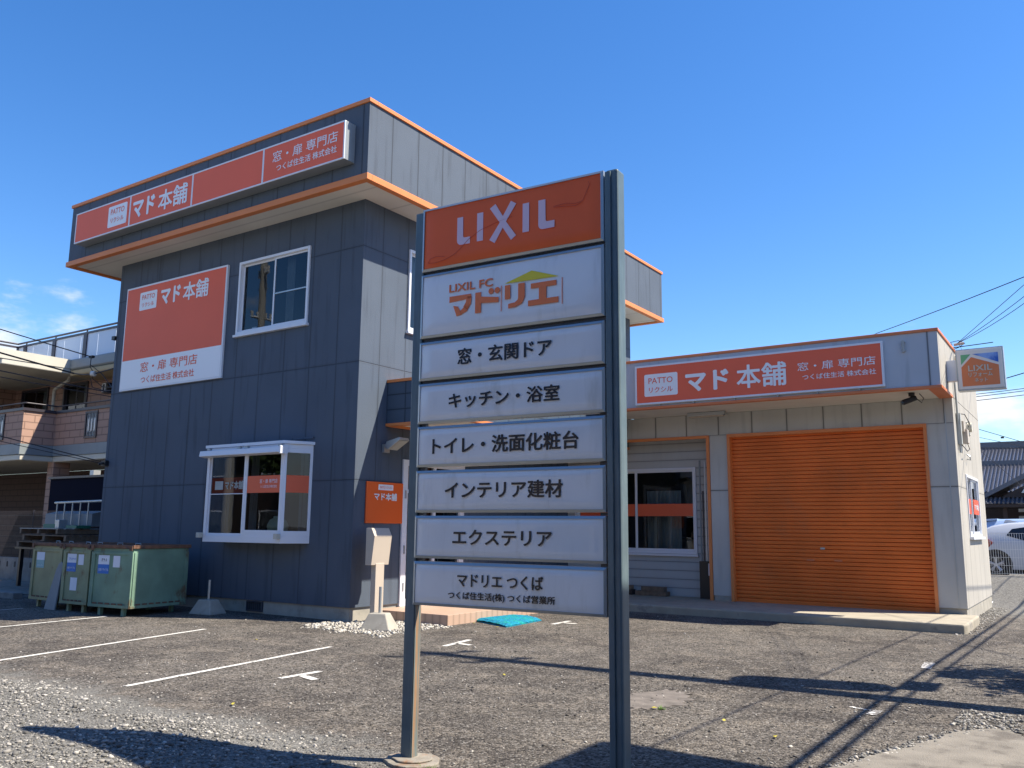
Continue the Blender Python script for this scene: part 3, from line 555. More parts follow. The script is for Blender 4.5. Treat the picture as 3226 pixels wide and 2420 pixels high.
fobj = fo.build('foundation', 'conc', b1)
v = MB(); v.frame('y', WY + 0.0, WY + 0.03, -12.57, -12.15, 0.03, 0.205, 0.02)
for i in range(7): v.box(-12.55 + 0.055 * (i + 0.5), -12.54 + 0.055 * (i + 0.5), WY + 0.012, WY + 0.024, 0.05, 0.185)
v.build('vent', 'alu_dark', fobj)
v = MB(); v.box(-12.55, -12.17, WY + 0.026, WY + 0.029, 0.05, 0.185); v.build('vent_backing', 'dark', fobj)
bd = MB()
for a, b in (((RL, RY), (RX, RY)), ((RX, RY), (RX, RB)), ((RX, RB), (RL, RB)), ((RL, RB), (RL, RY))): bd.quad((*a, ZB + 0.02), (*b, ZB + 0.02), (*b, ZT - 0.03), (*a, ZT - 0.03))
bd.build('roof_band', 'navy_band', b1)
def ring(mb, x0, x1, y0, y1, z0, z1, wd):
    mb.box(x0, x1, y0, y0 + wd, z0, z1); mb.box(x0, x1, y1 - wd, y1, z0, z1); mb.box(x0, x0 + wd, y0 + wd, y1 - wd, z0, z1); mb.box(x1 - wd, x1, y0 + wd, y1 - wd, z0, z1); return mb
ring(MB(), RL - 0.03, RX + 0.03, RY - 0.03, RB + 0.03, ZT - 0.065, ZT + 0.005, 0.2).build('roof_cap', 'orange_trim', b1, bevel=0.006)
ring(MB(), RL - 0.035, RX + 0.035, RY - 0.035, RB + 0.035, ZB - 0.04, ZB + 0.07, 0.12).build('lower_trim', 'orange_trim', b1, bevel=0.006)
MB().box(RL + 0.05, RX - 0.05, RY + 0.05, RB - 0.05, ZB - 0.004, ZB + 0.06).build('soffit', 'soffit_g', b1)
MB().box(RL + 0.1, RX - 0.1, RY + 0.1, RB - 0.1, ZT - 0.3, ZT - 0.2).build('roof', 'roof', b1)
# upstairs front window
w1 = window(b1, 'y', WY, -13.30, -11.36, 5.07, 6.50, fr=0.05, mull=(-12.34,), proud=0.035, room=2.2, roomm='dark')
mm = MB(); mm.box(-12.31, -11.42, WY + 0.008, WY + 0.03, 5.735, 5.76); mm.build('screen_bar', 'alu', w1)
curtain(w1, -12.25, -12.05, WY + 0.25, 5.1, 6.5, 'greyboard')
MB().box(-12.95, -12.83, WY + 0.07, WY + 0.075, 5.12, 5.2).build('card', 'paper', w1)
# upstairs right-hand window
w2 = window(b1, 'x', WX, 11.47, 12.9, 5.0, 6.53, fr=0.05, mull=(12.2,), proud=0.035, room=1.5)
curtain(w2, 11.5, 12.9, WX - 0.18, 5.05, 6.5, axis='x')
# bay window
bw = MB(); FY = 9.85; bl, br = -13.26, -11.28
def bay_ring(mb, z0, z1, e=0.0, inner=None):
    pts = [(-13.32 - e, WY), (bl - 0.05 - e, FY - e), (br + e * 0.6, FY - e), (-11.055 + e, WY)]
    mb.prism(pts, 0, 'z', z0, z1); return mb
bay_ring(bw, 1.215, 1.33); bay_ring(bw, 2.80, 2.875, 0.0); bay_ring(bw, 2.877, 2.93, 0.035)
def bpost(mb, p, q, z0, z1, wd=0.05):
    mb.box(min(p[0], q[0]), max(p[0], q[0]), min(p[1], q[1]), max(p[1], q[1]), z0, z1)
bw.box(-13.31, -13.24, FY, FY + 0.06, 1.33, 2.8)
bw.box(-11.35, -11.285, FY, FY + 0.07, 1.33, 2.8)
bwin = bw.build('bay_window', 'alu_white', b1, bevel=0.004)
sa = MB()
sa.box(-13.24, -12.25, FY + 0.03, FY + 0.05, 1.33, 1.37); sa.box(-13.24, -12.25, FY + 0.03, FY + 0.05, 2.76, 2.8); sa.box(-13.24, -13.21, FY + 0.03, FY + 0.05, 1.37, 2.76); sa.box(-12.285, -12.23, FY + 0.0, FY + 0.05, 1.33, 2.8)
sa.box(-13.21, -12.285, FY + 0.022, FY + 0.035, 2.045, 2.06)
sa.box(-12.23, -11.35, FY + 0.005, FY + 0.025, 1.33, 1.43); sa.box(-12.23, -11.35, FY + 0.005, FY + 0.025, 2.74, 2.8); sa.box(-12.23, -12.195, FY + 0.005, FY + 0.025, 1.43, 2.74)
# angled end frame
def slant(mb, u0, u1, z0, z1, t=0.035):
    a = Vector((br, FY, 0)); b_ = Vector((-11.055, WY, 0)); d = b_ - a; L = d.length; d.normalize(); n_ = Vector((d.y, -d.x, 0))
    p0, p1 = a + d * u0, a + d * (L + u1 if u1 <= 0 else u1)
    vs = [p0, p1, p1 - n_ * t, p0 - n_ * t]; mb.prism([(q.x, q.y) for q in vs], 0, 'z', z0, z1); return mb
for q in ((0.0, 0.055, 1.33, 2.8),): slant(sa, *q)
slant(sa, 0.45, 0.0, 1.33, 2.8); slant(sa, 0.055, 0.45, 1.33, 1.42); slant(sa, 0.055, 0.45, 2.73, 2.8)
sa.build('sash', 'alu_white', bwin, bevel=0.003)
gp = MB(); gp.quad((-13.21, FY + 0.04, 1.37), (-12.28, FY + 0.04, 1.37), (-12.28, FY + 0.04, 2.76), (-13.21, FY + 0.04, 2.76)); gp.quad((-12.2, FY + 0.015, 1.43), (-11.35, FY + 0.015, 1.43), (-11.35, FY + 0.015, 2.74), (-12.2, FY + 0.015, 2.74))
a = Vector((br + 0.01, FY + 0.03, 0)); b_ = Vector((-11.075, WY, 0)); gp.quad((a.x, a.y, 1.42), (b_.x, b_.y, 1.42), (b_.x, b_.y, 2.73), (a.x, a.y, 2.73))
gp.quad((-13.29, FY + 0.05, 1.33), (-13.31, WY, 1.33), (-13.31, WY, 2.8), (-13.29, FY + 0.05, 2.8))
gp.build('pane', 'glass', bwin)
# room behind the bay
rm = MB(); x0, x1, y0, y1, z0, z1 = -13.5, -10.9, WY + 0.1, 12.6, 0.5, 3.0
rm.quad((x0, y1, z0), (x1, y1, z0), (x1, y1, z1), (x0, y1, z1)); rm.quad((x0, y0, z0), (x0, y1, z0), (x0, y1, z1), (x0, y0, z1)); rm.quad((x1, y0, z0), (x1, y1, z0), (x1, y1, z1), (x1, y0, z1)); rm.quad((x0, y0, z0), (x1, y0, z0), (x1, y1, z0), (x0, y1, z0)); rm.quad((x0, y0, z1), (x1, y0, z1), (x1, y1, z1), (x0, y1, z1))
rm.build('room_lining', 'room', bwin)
curtain(bwin, -13.0, -12.8, WY + 0.3, 1.35, 2.78, 'greyboard')
curtain(bwin, -12.1, -11.55, WY + 1.0, 1.4, 2.15, 'curtain', name='curtain')
bf = MB(); bf.box(-12.2, -11.2, WY + 1.1, WY + 1.15, 2.1, 2.35); bf.frame('y', WY + 1.4, WY + 1.43, -11.9, -10.95, 1.25, 2.1, 0.04); bf.box(-11.45, -11.41, WY + 1.4, WY + 1.43, 1.3, 2.06); bf.box(-12.3, -11.0, WY + 1.4, WY + 1.45, 2.42, 2.6); bf.build('partition', 'curtain', bwin)
vz = MB(); prof = [(0.0, 0), (0.09, 0), (0.17, 0.09), (0.185, 0.17), (0.14, 0.27), (0.08, 0.30), (0.08, 0.33)]
nn = 16; vs = [(-11.72 + r_ * math.cos(2 * math.pi * i / nn), WY - 0.12 + r_ * math.sin(2 * math.pi * i / nn), 1.335 + h_) for r_, h_ in prof for i in range(nn)]
vz.add(vs, [(k * nn + i, k * nn + (i + 1) % nn, (k + 1) * nn + (i + 1) % nn, (k + 1) * nn + i) for k in range(len(prof) - 1) for i in range(nn)])
tag(vz.build('ceramic_vase', 'vase', smooth=True), 'round pale green ceramic vase standing inside the bay window', 'vase')
# awning cassette and brackets on the bay
aw = MB(); aw.prism([(FY - 0.16, 2.72), (FY - 0.02, 2.70), (FY - 0.0, 2.80), (FY - 0.14, 2.82)], 0, 'x', -13.36, -11.22); aw.box(-11.22, -11.185, FY - 0.17, FY + 0.0, 2.695, 2.83); aw.build('awning_box', 'alu_white', bwin, bevel=0.01)
for x in (-13.34, -11.3):
    k = MB(); k.box(x - 0.045, x + 0.045, FY - 0.09, FY - 0.005, 1.285, 1.375); k.build('bracket', 'cream', bwin, bevel=0.008)
for x in (-13.25, -12.42, -12.22, -11.35):
    k = MB(); k.box(x - 0.04, x + 0.04, FY - 0.045, FY - 0.0, 2.835, 2.87); k.build('clip', 'alu', bwin)
# vermilion strips on the bay glass
ex, ez = (1, 0, 0), (0, 0, 1)
def strip(mb, a, b, y, z0, z1): mb.box(a, b, y, y + 0.002, z0, z1)
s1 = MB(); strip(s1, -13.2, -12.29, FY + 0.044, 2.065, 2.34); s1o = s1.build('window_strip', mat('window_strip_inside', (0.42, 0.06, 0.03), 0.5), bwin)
MB().box(-13.10, -12.88, FY + 0.037, FY + 0.039, 2.13, 2.28).build('badge', 'curtain', bwin)
text('マド本舗', 'lettering', 'curtain', bwin, (0, FY + 0.036, 0), ex, ez, -12.82, -12.33, 2.13, 2.28, bold=0.02)
s1 = MB(); strip(s1, -12.19, -11.352, FY + 0.010, 2.06, 2.35); s1.build('window_strip', 'strip_red', bwin)
text('窓・扉 専門店', 'lettering', 'paper', bwin, (0, FY + 0.008, 0), ex, ez, -11.87, -11.42, 2.22, 2.29)
text('つくば住生活 株式会社', 'lettering', 'paper', bwin, (0, FY + 0.008, 0), ex, ez, -11.85, -11.43, 2.14, 2.19)
s1 = MB(); d = (b_ - a).normalized(); nrm = Vector((d.y, -d.x, 0)) * 0.003; p0, p1 = a + d * 0.03 + nrm, b_ - d * 0.04 + nrm; s1.quad((p0.x, p0.y, 2.06), (p1.x, p1.y, 2.06), (p1.x, p1.y, 2.35), (p0.x, p0.y, 2.35)); s1.build('window_strip', 'strip_red', bwin)
# hood flashing over the bay
MB().box(-13.2, -11.05, WY - 0.03, WY - 0.002, 2.99, 3.02).build('flashing', 'navy_band', b1)
# entrance door in the right-hand wall
df = MB(); df.box(WX - 0.06, WX + 0.03, 11.47, 11.60, 0.16, 2.68); df.box(WX - 0.06, WX + 0.03, 13.12, 13.25, 0.16, 2.68); df.box(WX - 0.06, WX + 0.03, 11.60, 13.12, 2.58, 2.68); df.box(WX - 0.06, WX + 0.02, 12.34, 12.40, 0.2, 2.58); df.box(WX - 0.06, WX + 0.02, 11.6, 13.12, 2.1, 2.16); df.box(WX - 0.06, WX + 0.02, 11.6, 13.12, 0.16, 0.28)
door = df.build('door', 'alu_white', b1, bevel=0.004)
MB().quad((WX - 0.02, 11.6, 0.28), (WX - 0.02, 13.12, 0.28), (WX - 0.02, 13.12, 2.58), (WX - 0.02, 11.6, 2.58)).build('pane', 'glass_dark', door)
for z in (0.42, 1.05, 2.0): MB().box(WX + 0.031, WX + 0.045, 11.52, 11.55, z, z + 0.14).build('hinge', 'alu', door)
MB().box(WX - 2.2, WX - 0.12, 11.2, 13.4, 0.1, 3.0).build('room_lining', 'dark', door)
# canopy over the entrance
CX = -8.35
cp = MB(); cp.box(WX + 0.002, CX, 11.01, 16.9, 3.265, 3.975); can = cp.build('canopy', 'navy_grid', b1)
ring(MB(), WX + 0.004, CX + 0.02, 10.99, 16.92, 3.977, 4.025, 0.12).build('canopy_cap', 'orange_trim', can)
ring(MB(), WX + 0.004, CX + 0.02, 10.99, 16.92, 3.215, 3.263, 0.12).build('canopy_trim', 'orange_trim', can)
MB().box(WX + 0.05, CX - 0.05, 11.1, 16.8, 3.245, 3.262).build('canopy_soffit', 'soffit', can)
# small items fixed to the navy wall
k = MB(); k.box(LX - 0.09, LX + 0.02, WY - 0.05, WY + 0.03, 5.45, 5.53); k.build('cable_bracket', 'black', b1)
k = MB(); k.box(LX - 0.02, LX + 0.14, WY - 0.08, WY, 2.72, 2.83); k.cyl((LX + 0.05, WY - 0.08, 2.77), (LX + 0.02, WY - 0.16, 2.75), 0.025); k.build('cable_bracket', 'black', b1)

# ------------------------------------------------------------------ signs on the navy building
rsn = thing('roof_sign', 'long vermilion sign box in four panels along the roof edge of the navy building', 'sign', (-13.7, RY - 0.12, 7.42))
sy0, sy1 = RY - 0.245, RY - 0.0
sx0, sx1, sz0, sz1 = -17.72, -9.69, 7.42, 8.09
MB().box(sx0, sx1, sy0 + 0.012, sy1 - 0.003, sz0, sz1).build('case', 'alu', rsn, bevel=0.006)
f = MB(); f.frame('y', sy0 - 0.006, sy0 + 0.011, sx0, sx1, sz0, sz1, 0.028)
for x in (-15.71, -13.69, -11.685): f.box(x - 0.02, x + 0.02, sy0 - 0.006, sy0 + 0.011, sz0 + 0.028, sz1 - 0.028)
f.build('frame', 'alu_white', rsn, bevel=0.003)
for a, b in ((-17.692, -15.73), (-15.69, -13.71), (-13.67, -11.705), (-11.665, -9.718)):
    MB().box(a, b, sy0, sy0 + 0.01, sz0 + 0.028, sz1 - 0.028).build('panel', 'sign_red', rsn)
O = (0, sy0 - 0.004, 0)
k = MB(); k.prism(rrect(-16.48, -15.82, 7.535, 7.985, 0.03), 0, 'y', sy0 - 0.004, sy0); k.build('badge', 'white', rsn)
O2 = (0, sy0 - 0.006, 0)
text('PATTO', 'lettering', 'sign_red', rsn, O2, ex, ez, -16.39, -15.91, 7.80, 7.92, bold=0.008)
text('リクシル', 'lettering', 'sign_red', rsn, O2, ex, ez, -16.38, -15.92, 7.62, 7.73, bold=0.012)
text('マド', 'lettering', 'white', rsn, O, ex, ez, -15.60, -14.87, 7.56, 7.95, bold=0.04)
text('本舗', 'lettering', 'white', rsn, O, ex, ez, -14.75, -13.83, 7.545, 7.965, bold=0.017)
text('窓・扉 専門店', 'lettering', 'white', rsn, O, ex, ez, -11.44, -9.85, 7.755, 7.955, bold=0.005)
text('つくば住生活 株式会社', 'lettering', 'white', rsn, O, ex, ez, -11.33, -9.86, 7.57, 7.70, bold=0.012)

pb = thing('wall_board', 'large square vermilion and white board left of the upstairs window', 'sign', (-15.3, WY, 4.28))
y0 = WY - 0.05
MB().box(-16.985, -13.63, y0, WY - 0.002, 4.275, 6.515).build('frame', 'alu_white', pb, bevel=0.004)
MB().box(-16.945, -13.67, y0 - 0.004, y0 - 0.001, 4.92, 6.475).build('panel', 'sign_red', pb)
MB().box(-16.945, -13.67, y0 - 0.004, y0 - 0.001, 4.315, 4.918).build('panel', 'white', pb)
k = MB(); k.prism(rrect(-16.48, -15.885, 5.965, 6.355, 0.03), 0, 'y', y0 - 0.007, y0 - 0.0045); k.build('badge', 'white', pb)
O = (0, y0 - 0.007, 0); O2 = (0, y0 - 0.009, 0)
text('PATTO', 'lettering', 'sign_red', pb, O2, ex, ez, -16.4, -15.96, 6.19, 6.295, bold=0.008)
text('リクシル', 'lettering', 'sign_red', pb, O2, ex, ez, -16.39, -15.97, 6.03, 6.125, bold=0.012)
text('マド', 'lettering', 'white', pb, O, ex, ez, -15.74, -15.08, 5.99, 6.345, bold=0.04)
text('本舗', 'lettering', 'white', pb, O, ex, ez, -14.99, -14.18, 5.97, 6.35, bold=0.017)
text('窓・扉 専門店', 'lettering', 'sign_red', pb, O, ex, ez, -16.27, -14.38, 4.62, 4.83, bold=0.005)
text('つくば住生活 株式会社', 'lettering', 'sign_red', pb, O, ex, ez, -16.22, -14.45, 4.385, 4.535, bold=0.012)

ep = thing('entrance_poster', 'small square bright orange poster panel beside the entrance door', 'sign', (WX, 11.02, 1.565))
MB().box(WX + 0.002, WX + 0.03, 10.56, 11.475, 1.565, 2.255).build('board', mat('poster_orange', (0.85, 0.13, 0.02), 0.35), ep, bevel=0.006)
OX = (WX + 0.034, 0, 0); eyy = (0, 1, 0)
k = MB(); k.prism(rrect(10.84, 11.21, 2.12, 2.215, 0.012), 0, 'x', WX + 0.03, WX + 0.033); k.build('badge', 'white', ep)
text('PATTOリクシル', 'lettering', 'sign_red', ep, (WX + 0.035, 0, 0), eyy, ez, 10.88, 11.17, 2.145, 2.19, bold=0.005)
text('マド本舗', 'lettering', 'white', ep, OX, eyy, ez, 10.74, 11.31, 1.945, 2.075, bold=0.03)

# wall floodlight over the poster
fl = thing('wall_lamp', 'grey angled floodlight on the navy wall under the entrance canopy', 'lamp', (WX, 11.0, 2.85))
k = MB(); k.box(WX + 0.002, WX + 0.05, 10.93, 11.07, 2.76, 2.90); k.cyl((WX + 0.05, 11.0, 2.83), (WX + 0.14, 11.0, 2.86), 0.02); k.build('mount', 'alu', fl)
k = MB(); k.prism([(WX + 0.10, 2.86), (WX + 0.14, 2.94), (WX + 0.42, 3.0), (WX + 0.45, 2.96), (WX + 0.18, 2.80)], 0, 'y', 10.88, 11.12); k.build('housing', 'alu', fl, bevel=0.008)
k = MB(); k.quad((WX + 0.19, 10.9, 2.805), (WX + 0.44, 10.9, 2.95), (WX + 0.44, 11.1, 2.95), (WX + 0.19, 11.1, 2.805)); k.xf(Matrix.Translation((0.003, 0, -0.006))); k.build('lens', 'curtain', fl)

# ------------------------------------------------------------------ mailbox, block weights, step, mat
mbx = thing('mailbox', 'beige letterbox on a square post beside the entrance', 'mailbox', (-9.66, 10.5, 0))
MB().box(-9.72, -9.62, 10.40, 10.60, 0.0, 0.93).build('post', 'beige', mbx, bevel=0.006)
k = MB(); k.prism([(-9.76, 0.90), (-9.63, 0.90), (-9.575, 1.36), (-9.645, 1.485), (-9.76, 1.485)], 0, 'y', 10.30, 10.71); k.build('box', 'beige', mbx, bevel=0.005)
k = MB(); k.box(-9.60, -9.592, 10.34, 10.67, 1.30, 1.306); k.build('slot', 'black', mbx)
def weight(x, y, rz, name_label, pipe_h, sx=0.32, sy=0.30):
    t = thing('concrete_weight', name_label, 'concrete block', (x, y, 0), rz)
    k = MB(); a, b, c, d = sx, sy, sx * 0.55, sy * 0.5
    k.add([(-a, -b, 0), (a, -b, 0), (a, b, 0), (-a, b, 0), (-c, -d, 0.24), (c, -d, 0.24), (c, d, 0.24), (-c, d, 0.24)], [(0, 3, 2, 1), (4, 5, 6, 7), (0, 1, 5, 4), (1, 2, 6, 5), (2, 3, 7, 6), (3, 0, 4, 7)])
    k.build('block', 'conc', t, world=False, bevel=0.015)
    MB().cyl((0, 0, 0.235), (0, 0, 0.24 + pipe_h), 0.022).build('pipe', 'alu', t, world=False); return t
weight(-9.0, 9.85, R(20), 'trapezoid concrete block with a short pipe in front of the letterbox', 0.38, 0.24, 0.2)
weight(-12.85, 9.72, R(8), 'trapezoid concrete block with a bare pipe between the teal bin and the bay window', 0.33, 0.25, 0.2)
st = MB(); st.box(-10.03, -8.5, 10.85, 14.4, -0.02, 0.16)
tag(st.build('entrance_step', 'tile', bevel=0.006), 'low peach tiled step in front of the shop door', 'step')
k = MB(); nx_, ny_ = 46, 50; rnd = random.Random(2); P4 = [Vector((-8.60, 11.66, 0)), Vector((-7.66, 11.24, 0)), Vector((-7.76, 12.42, 0)), Vector((-8.46, 12.6, 0))]
vs = []
for j in range(ny_ + 1):
    for i in range(nx_ + 1):
        u, v_ = i / nx_, j / ny_; p = P4[0] * (1 - u) * (1 - v_) + P4[1] * u * (1 - v_) + P4[2] * u * v_ + P4[3] * (1 - u) * v_
        edge = min(u, 1 - u, v_, 1 - v_); vs.append((p.x, p.y, 0.012 + 0.03 * min(1, edge * 14) + rnd.uniform(0, 0.012) + 0.02 * math.sin(u * 3.1)))
fs = [(j * (nx_ + 1) + i, j * (nx_ + 1) + i + 1, (j + 1) * (nx_ + 1) + i + 1, (j + 1) * (nx_ + 1) + i) for j in range(ny_) for i in range(nx_)]
k.v = vs; k.f = fs; k.prism([(p.x, p.y) for p in P4], 0, 'z', 0.0, 0.014); tag(k.build('turf_mat', 'mat'), 'bright teal green turf mat lying on the asphalt by the step', 'mat')

# ------------------------------------------------------------------ grey single-storey garage building
CXg, CY, FG, T2, B2, DY = -1.947, 16.66, 15.40, 4.843, 3.838, 20.70
GL = WX + 0.01; RCY = 17.2
g1 = thing('garage_building', 'pale grey single-storey garage building with a big orange roller shutter', 'building', ((GL + CXg) / 2, 18.5, 0))
MB().box(-6.41, -6.04, CY, RCY + 0.1, 0.24, 3.405).build('pier', 'grey_wall', g1); wl = MB(); wl.quad((-2.385, CY, 0.235), (CXg, CY, 0.235), (CXg, CY, 3.405), (-2.385, CY, 3.405)); wl.quad((-2.385, CY, 0.235), (-2.385, CY + 0.3, 0.235), (-2.385, CY + 0.3, 3.405), (-2.385, CY, 3.405))
wl.build('wall', 'grey_wall', g1)
wl = MB(); wl.quad((CX + 0.03, CY, 3.405), (CXg, CY, 3.405), (CXg, CY, B2), (CX + 0.03, CY, B2)); wl.quad((CX + 0.03, CY, 3.405), (-6.41, CY, 3.405), (-6.41, RCY, 3.405), (CX + 0.03, RCY, 3.405)); wl.build('upper_wall', 'grey_band', g1)
for xx in (-2.075,):
    MB().box(xx - 0.008, xx + 0.008, CY - 0.003, CY - 0.0005, 0.24, B2).build('joint_strip', 'alu', g1)
wl = MB(); wl.wall('x', CXg, CY, DY, 0.235, B2 + 0.02, [(17.72, 19.55, 1.43, 2.56)], 0.1); wl.quad((CXg, FG, B2 + 0.03), (CXg, DY, B2 + 0.03), (CXg, DY, T2 - 0.05), (CXg, FG, T2 - 0.05))
wl.quad((GL, DY, 0.2), (CXg, DY, 0.2), (CXg, DY, T2 - 0.05), (GL, DY, T2 - 0.05)); wl.build('side_wall', 'grey_side', g1)
wl = MB(); wl.quad((GL, FG, B2 + 0.05), (CXg, FG, B2 + 0.05), (CXg, FG, T2 - 0.03), (GL, FG, T2 - 0.03)); wl.build('fascia', 'grey_fascia', g1)
MB().box(GL, CXg + 0.02, FG - 0.025, FG + 0.2, T2 - 0.05, T2 + 0.0).build('roof_cap', 'red_trim', g1, bevel=0.006)
MB().box(CXg - 0.15, CXg + 0.022, FG + 0.2, DY, T2 - 0.05, T2 + 0.0).build('roof_cap', 'red_trim', g1, bevel=0.006)
MB().box(GL, CXg + 0.02, FG - 0.03, FG + 0.1, B2 - 0.0, B2 + 0.048).build('lower_trim', 'red_trim', g1, bevel=0.006)
MB().box(CXg - 0.2, CXg + 0.022, FG + 0.1, CY + 0.02, B2 - 0.003, B2 + 0.046).build('lower_trim', 'red_trim', g1, bevel=0.006)
MB().box(GL, CXg - 0.2, FG + 0.1, CY, B2 + 0.004, B2 + 0.03).build('soffit', 'soffit', g1)
MB().box(GL, CXg - 0.05, FG + 0.05, DY - 0.02, T2 - 0.3, T2 - 0.2).build('roof', 'roof', g1)
fo = MB(); fo.box(-2.385, CXg - 0.015, CY + 0.02, DY - 0.02, -0.05, 0.24); fo.build('foundation', 'conc', g1); MB().box(-6.40, -6.05, CY + 0.01, CY + 0.4, 0.1, 0.2385).build('foundation', 'conc', g1)
# shutter
SX0, SX1, SZ0, SZ1 = -6.04, -2.385, 0.135, 3.385
f = MB(); f.box(SX0, SX0 + 0.06, CY - 0.035, CY + 0.14, SZ0, SZ1 + 0.02); f.box(SX1 - 0.055, SX1, CY - 0.035, CY + 0.14, SZ0, SZ1 + 0.02); f.box(SX0 + 0.06, SX1 - 0.055, CY - 0.035, CY + 0.14, SZ1 - 0.045, SZ1 + 0.02)
sh = MB(); pz = 0.0735; nsl = int((SZ1 - 0.03 - SZ0) / pz); prof = []
for i in range(nsl + 1):
    z = SZ0 + 0.01 + i * pz
    prof += [(CY + 0.118, z), (CY + 0.094, z + 0.005), (CY + 0.0895, z + 0.034), (CY + 0.091, z + 0.062), (CY + 0.105, z + 0.067)]
prof = [(y_, min(z_, SZ1)) for y_, z_ in prof]
vs = [(SX0 + 0.06, y_, z_) for y_, z_ in prof] + [(SX1 - 0.06, y_, z_) for y_, z_ in prof]; n_ = len(prof); sh.add(vs, [(i, n_ + i, n_ + i + 1, i + 1) for i in range(n_ - 1)])
sh.box(SX0 + 0.06, SX1 - 0.06, CY + 0.085, CY + 0.125, SZ0 - 0.005, SZ0 + 0.05)
sho = sh.build('shutter', 'shutter', g1)
f.build('shutter_frame', 'orange_trim', sho, bevel=0.005)
for x in (-4.53, -4.03): MB().box(x - 0.07, x + 0.07, CY + 0.075, CY + 0.089, 0.955, 0.985).build('handle', 'red_trim', sho)
MB().box(-4.34, -4.26, CY + 0.076, CY + 0.089, 1.17, 1.205).build('lock', 'alu', sho)
# recessed shop front with lap siding and window
wx0, wx1, wz0, wz1 = -9.85, -6.935, 1.01, 2.81
wl = MB(); wl.wall('y', RCY, GL, -6.41, 0.14, 3.4, [(wx0, wx1, wz0, wz1)], 0.1); wl.build('recess_wall', 'lap', g1)
w3 = window(g1, 'y', RCY, wx0, wx1, wz0, wz1, fr=0.055, mull=(-8.34,), proud=0.03, room=2.2, sash=True, sill=True)
s1 = MB(); s1.box(-9.75, -8.38, RCY + 0.047, RCY + 0.049, 1.79, 2.05); s1.box(-8.3, -7.02, RCY + 0.017, RCY + 0.019, 1.79, 2.05); s1.build('window_strip', 'strip_red', w3)
MB().box(-8.0, -7.94, RCY + 0.2, RCY + 0.26, 1.07, 1.8).build('inner_post', 'cream', w3)
curtain(w3, -8.3, -7.5, RCY + 0.5, 1.05, 2.35, 'curtain')
MB().box(-8.3, -6.7, RCY + 0.8, RCY + 1.2, 0.9, 1.3).build('counter', 'wood', w3)
f = MB(); f.box(CX + 0.03, -6.42, CY - 0.03, CY + 0.05, 3.345, 3.402); f.box(-6.475, -6.415, CY - 0.03, CY + 0.5, 0.14, 3.343); f.build('recess_trim', 'orange_trim', g1)
# right-hand side window
w4 = window(g1, 'x', CXg, 17.72, 19.55, 1.43, 2.56, fr=0.05, mull=(18.6,), proud=0.02, room=1.4, sill=True)
s1 = MB(); s1.box(CXg - 0.034, CXg - 0.032, 17.81, 18.55, 1.85, 2.13); s1.box(CXg + 0.001, CXg + 0.003, 18.64, 19.46, 1.85, 2.13); s1.build('window_strip', mat('strip_sun', (0.8, 0.09, 0.03), 0.4), w4)
text('マド本舗', 'lettering', 'white', w4, (CXg + 0.005, 0, 0), eyy, ez, 18.75, 19.35, 1.93, 2.05, bold=0.03)
curtain(w4, 17.8, 18.5, CXg - 0.3, 1.5, 2.5, axis='x')
# little things on the side wall
k = MB(); k.cyl((CXg + 0.03, 17.05, 2.9), (CXg + 0.03, 16.9, 4.5), 0.018); k.box(CXg + 0.002, CXg + 0.07, 17.0, 17.1, 3.05, 3.6); k.build('conduit', 'curtain', g1)
k = MB(); k.box(CXg + 0.002, CXg + 0.12, 17.45, 17.65, 3.1, 3.36); k.box(CXg + 0.002, CXg + 0.08, 17.35, 17.5, 3.3, 3.5); k.build('junction_box', 'beige', g1, bevel=0.01)
k = MB(); k.cyl((CXg + 0.0, 18.55, 3.50), (CXg + 0.09, 18.55, 3.50), 0.1, 0.09, 16); k.cyl((CXg + 0.02, 18.5, 3.4), (CXg + 0.05, 18.5, 3.33), 0.02); k.build('meter', 'cream', g1)
k = MB(); k.tube([(CXg + 0.05, 17.1, 3.6), (CXg + 0.1, 17.4, 3.62), (CXg + 0.12, 17.75, 3.52), (CXg + 0.1, 17.9, 3.44), (CXg + 0.08, 17.7, 3.5), (CXg + 0.09, 18.1, 3.56), (CXg + 0.06, 18.5, 3.55)], 0.008); k.tube([(CXg + 0.05, 17.15, 3.05), (CXg + 0.1, 17.4, 2.95), (CXg + 0.12, 17.6, 3.0), (CXg + 0.1, 17.5, 3.1)], 0.008); k.build('cable_loop', 'cable', g1)
k = MB(); k.tube([(CXg + 0.01, 18.0, 2.95), (CXg + 0.07, 18.0, 2.9), (CXg + 0.07, 18.05, 2.84), (CXg + 0.01, 18.08, 2.86)], 0.012); k.build('wall_hook', 'alu', g1)
k = MB(); k.cyl((-2.47, FG - 0.03, 4.64), (-2.47, FG - 0.03, 4.52), 0.022); k.cyl((-2.47, FG, 4.65), (-2.47, FG - 0.05, 4.65), 0.03); k.cyl((-2.47, FG, 4.51), (-2.47, FG - 0.05, 4.51), 0.03); k.build('flag_socket', 'curtain', g1)

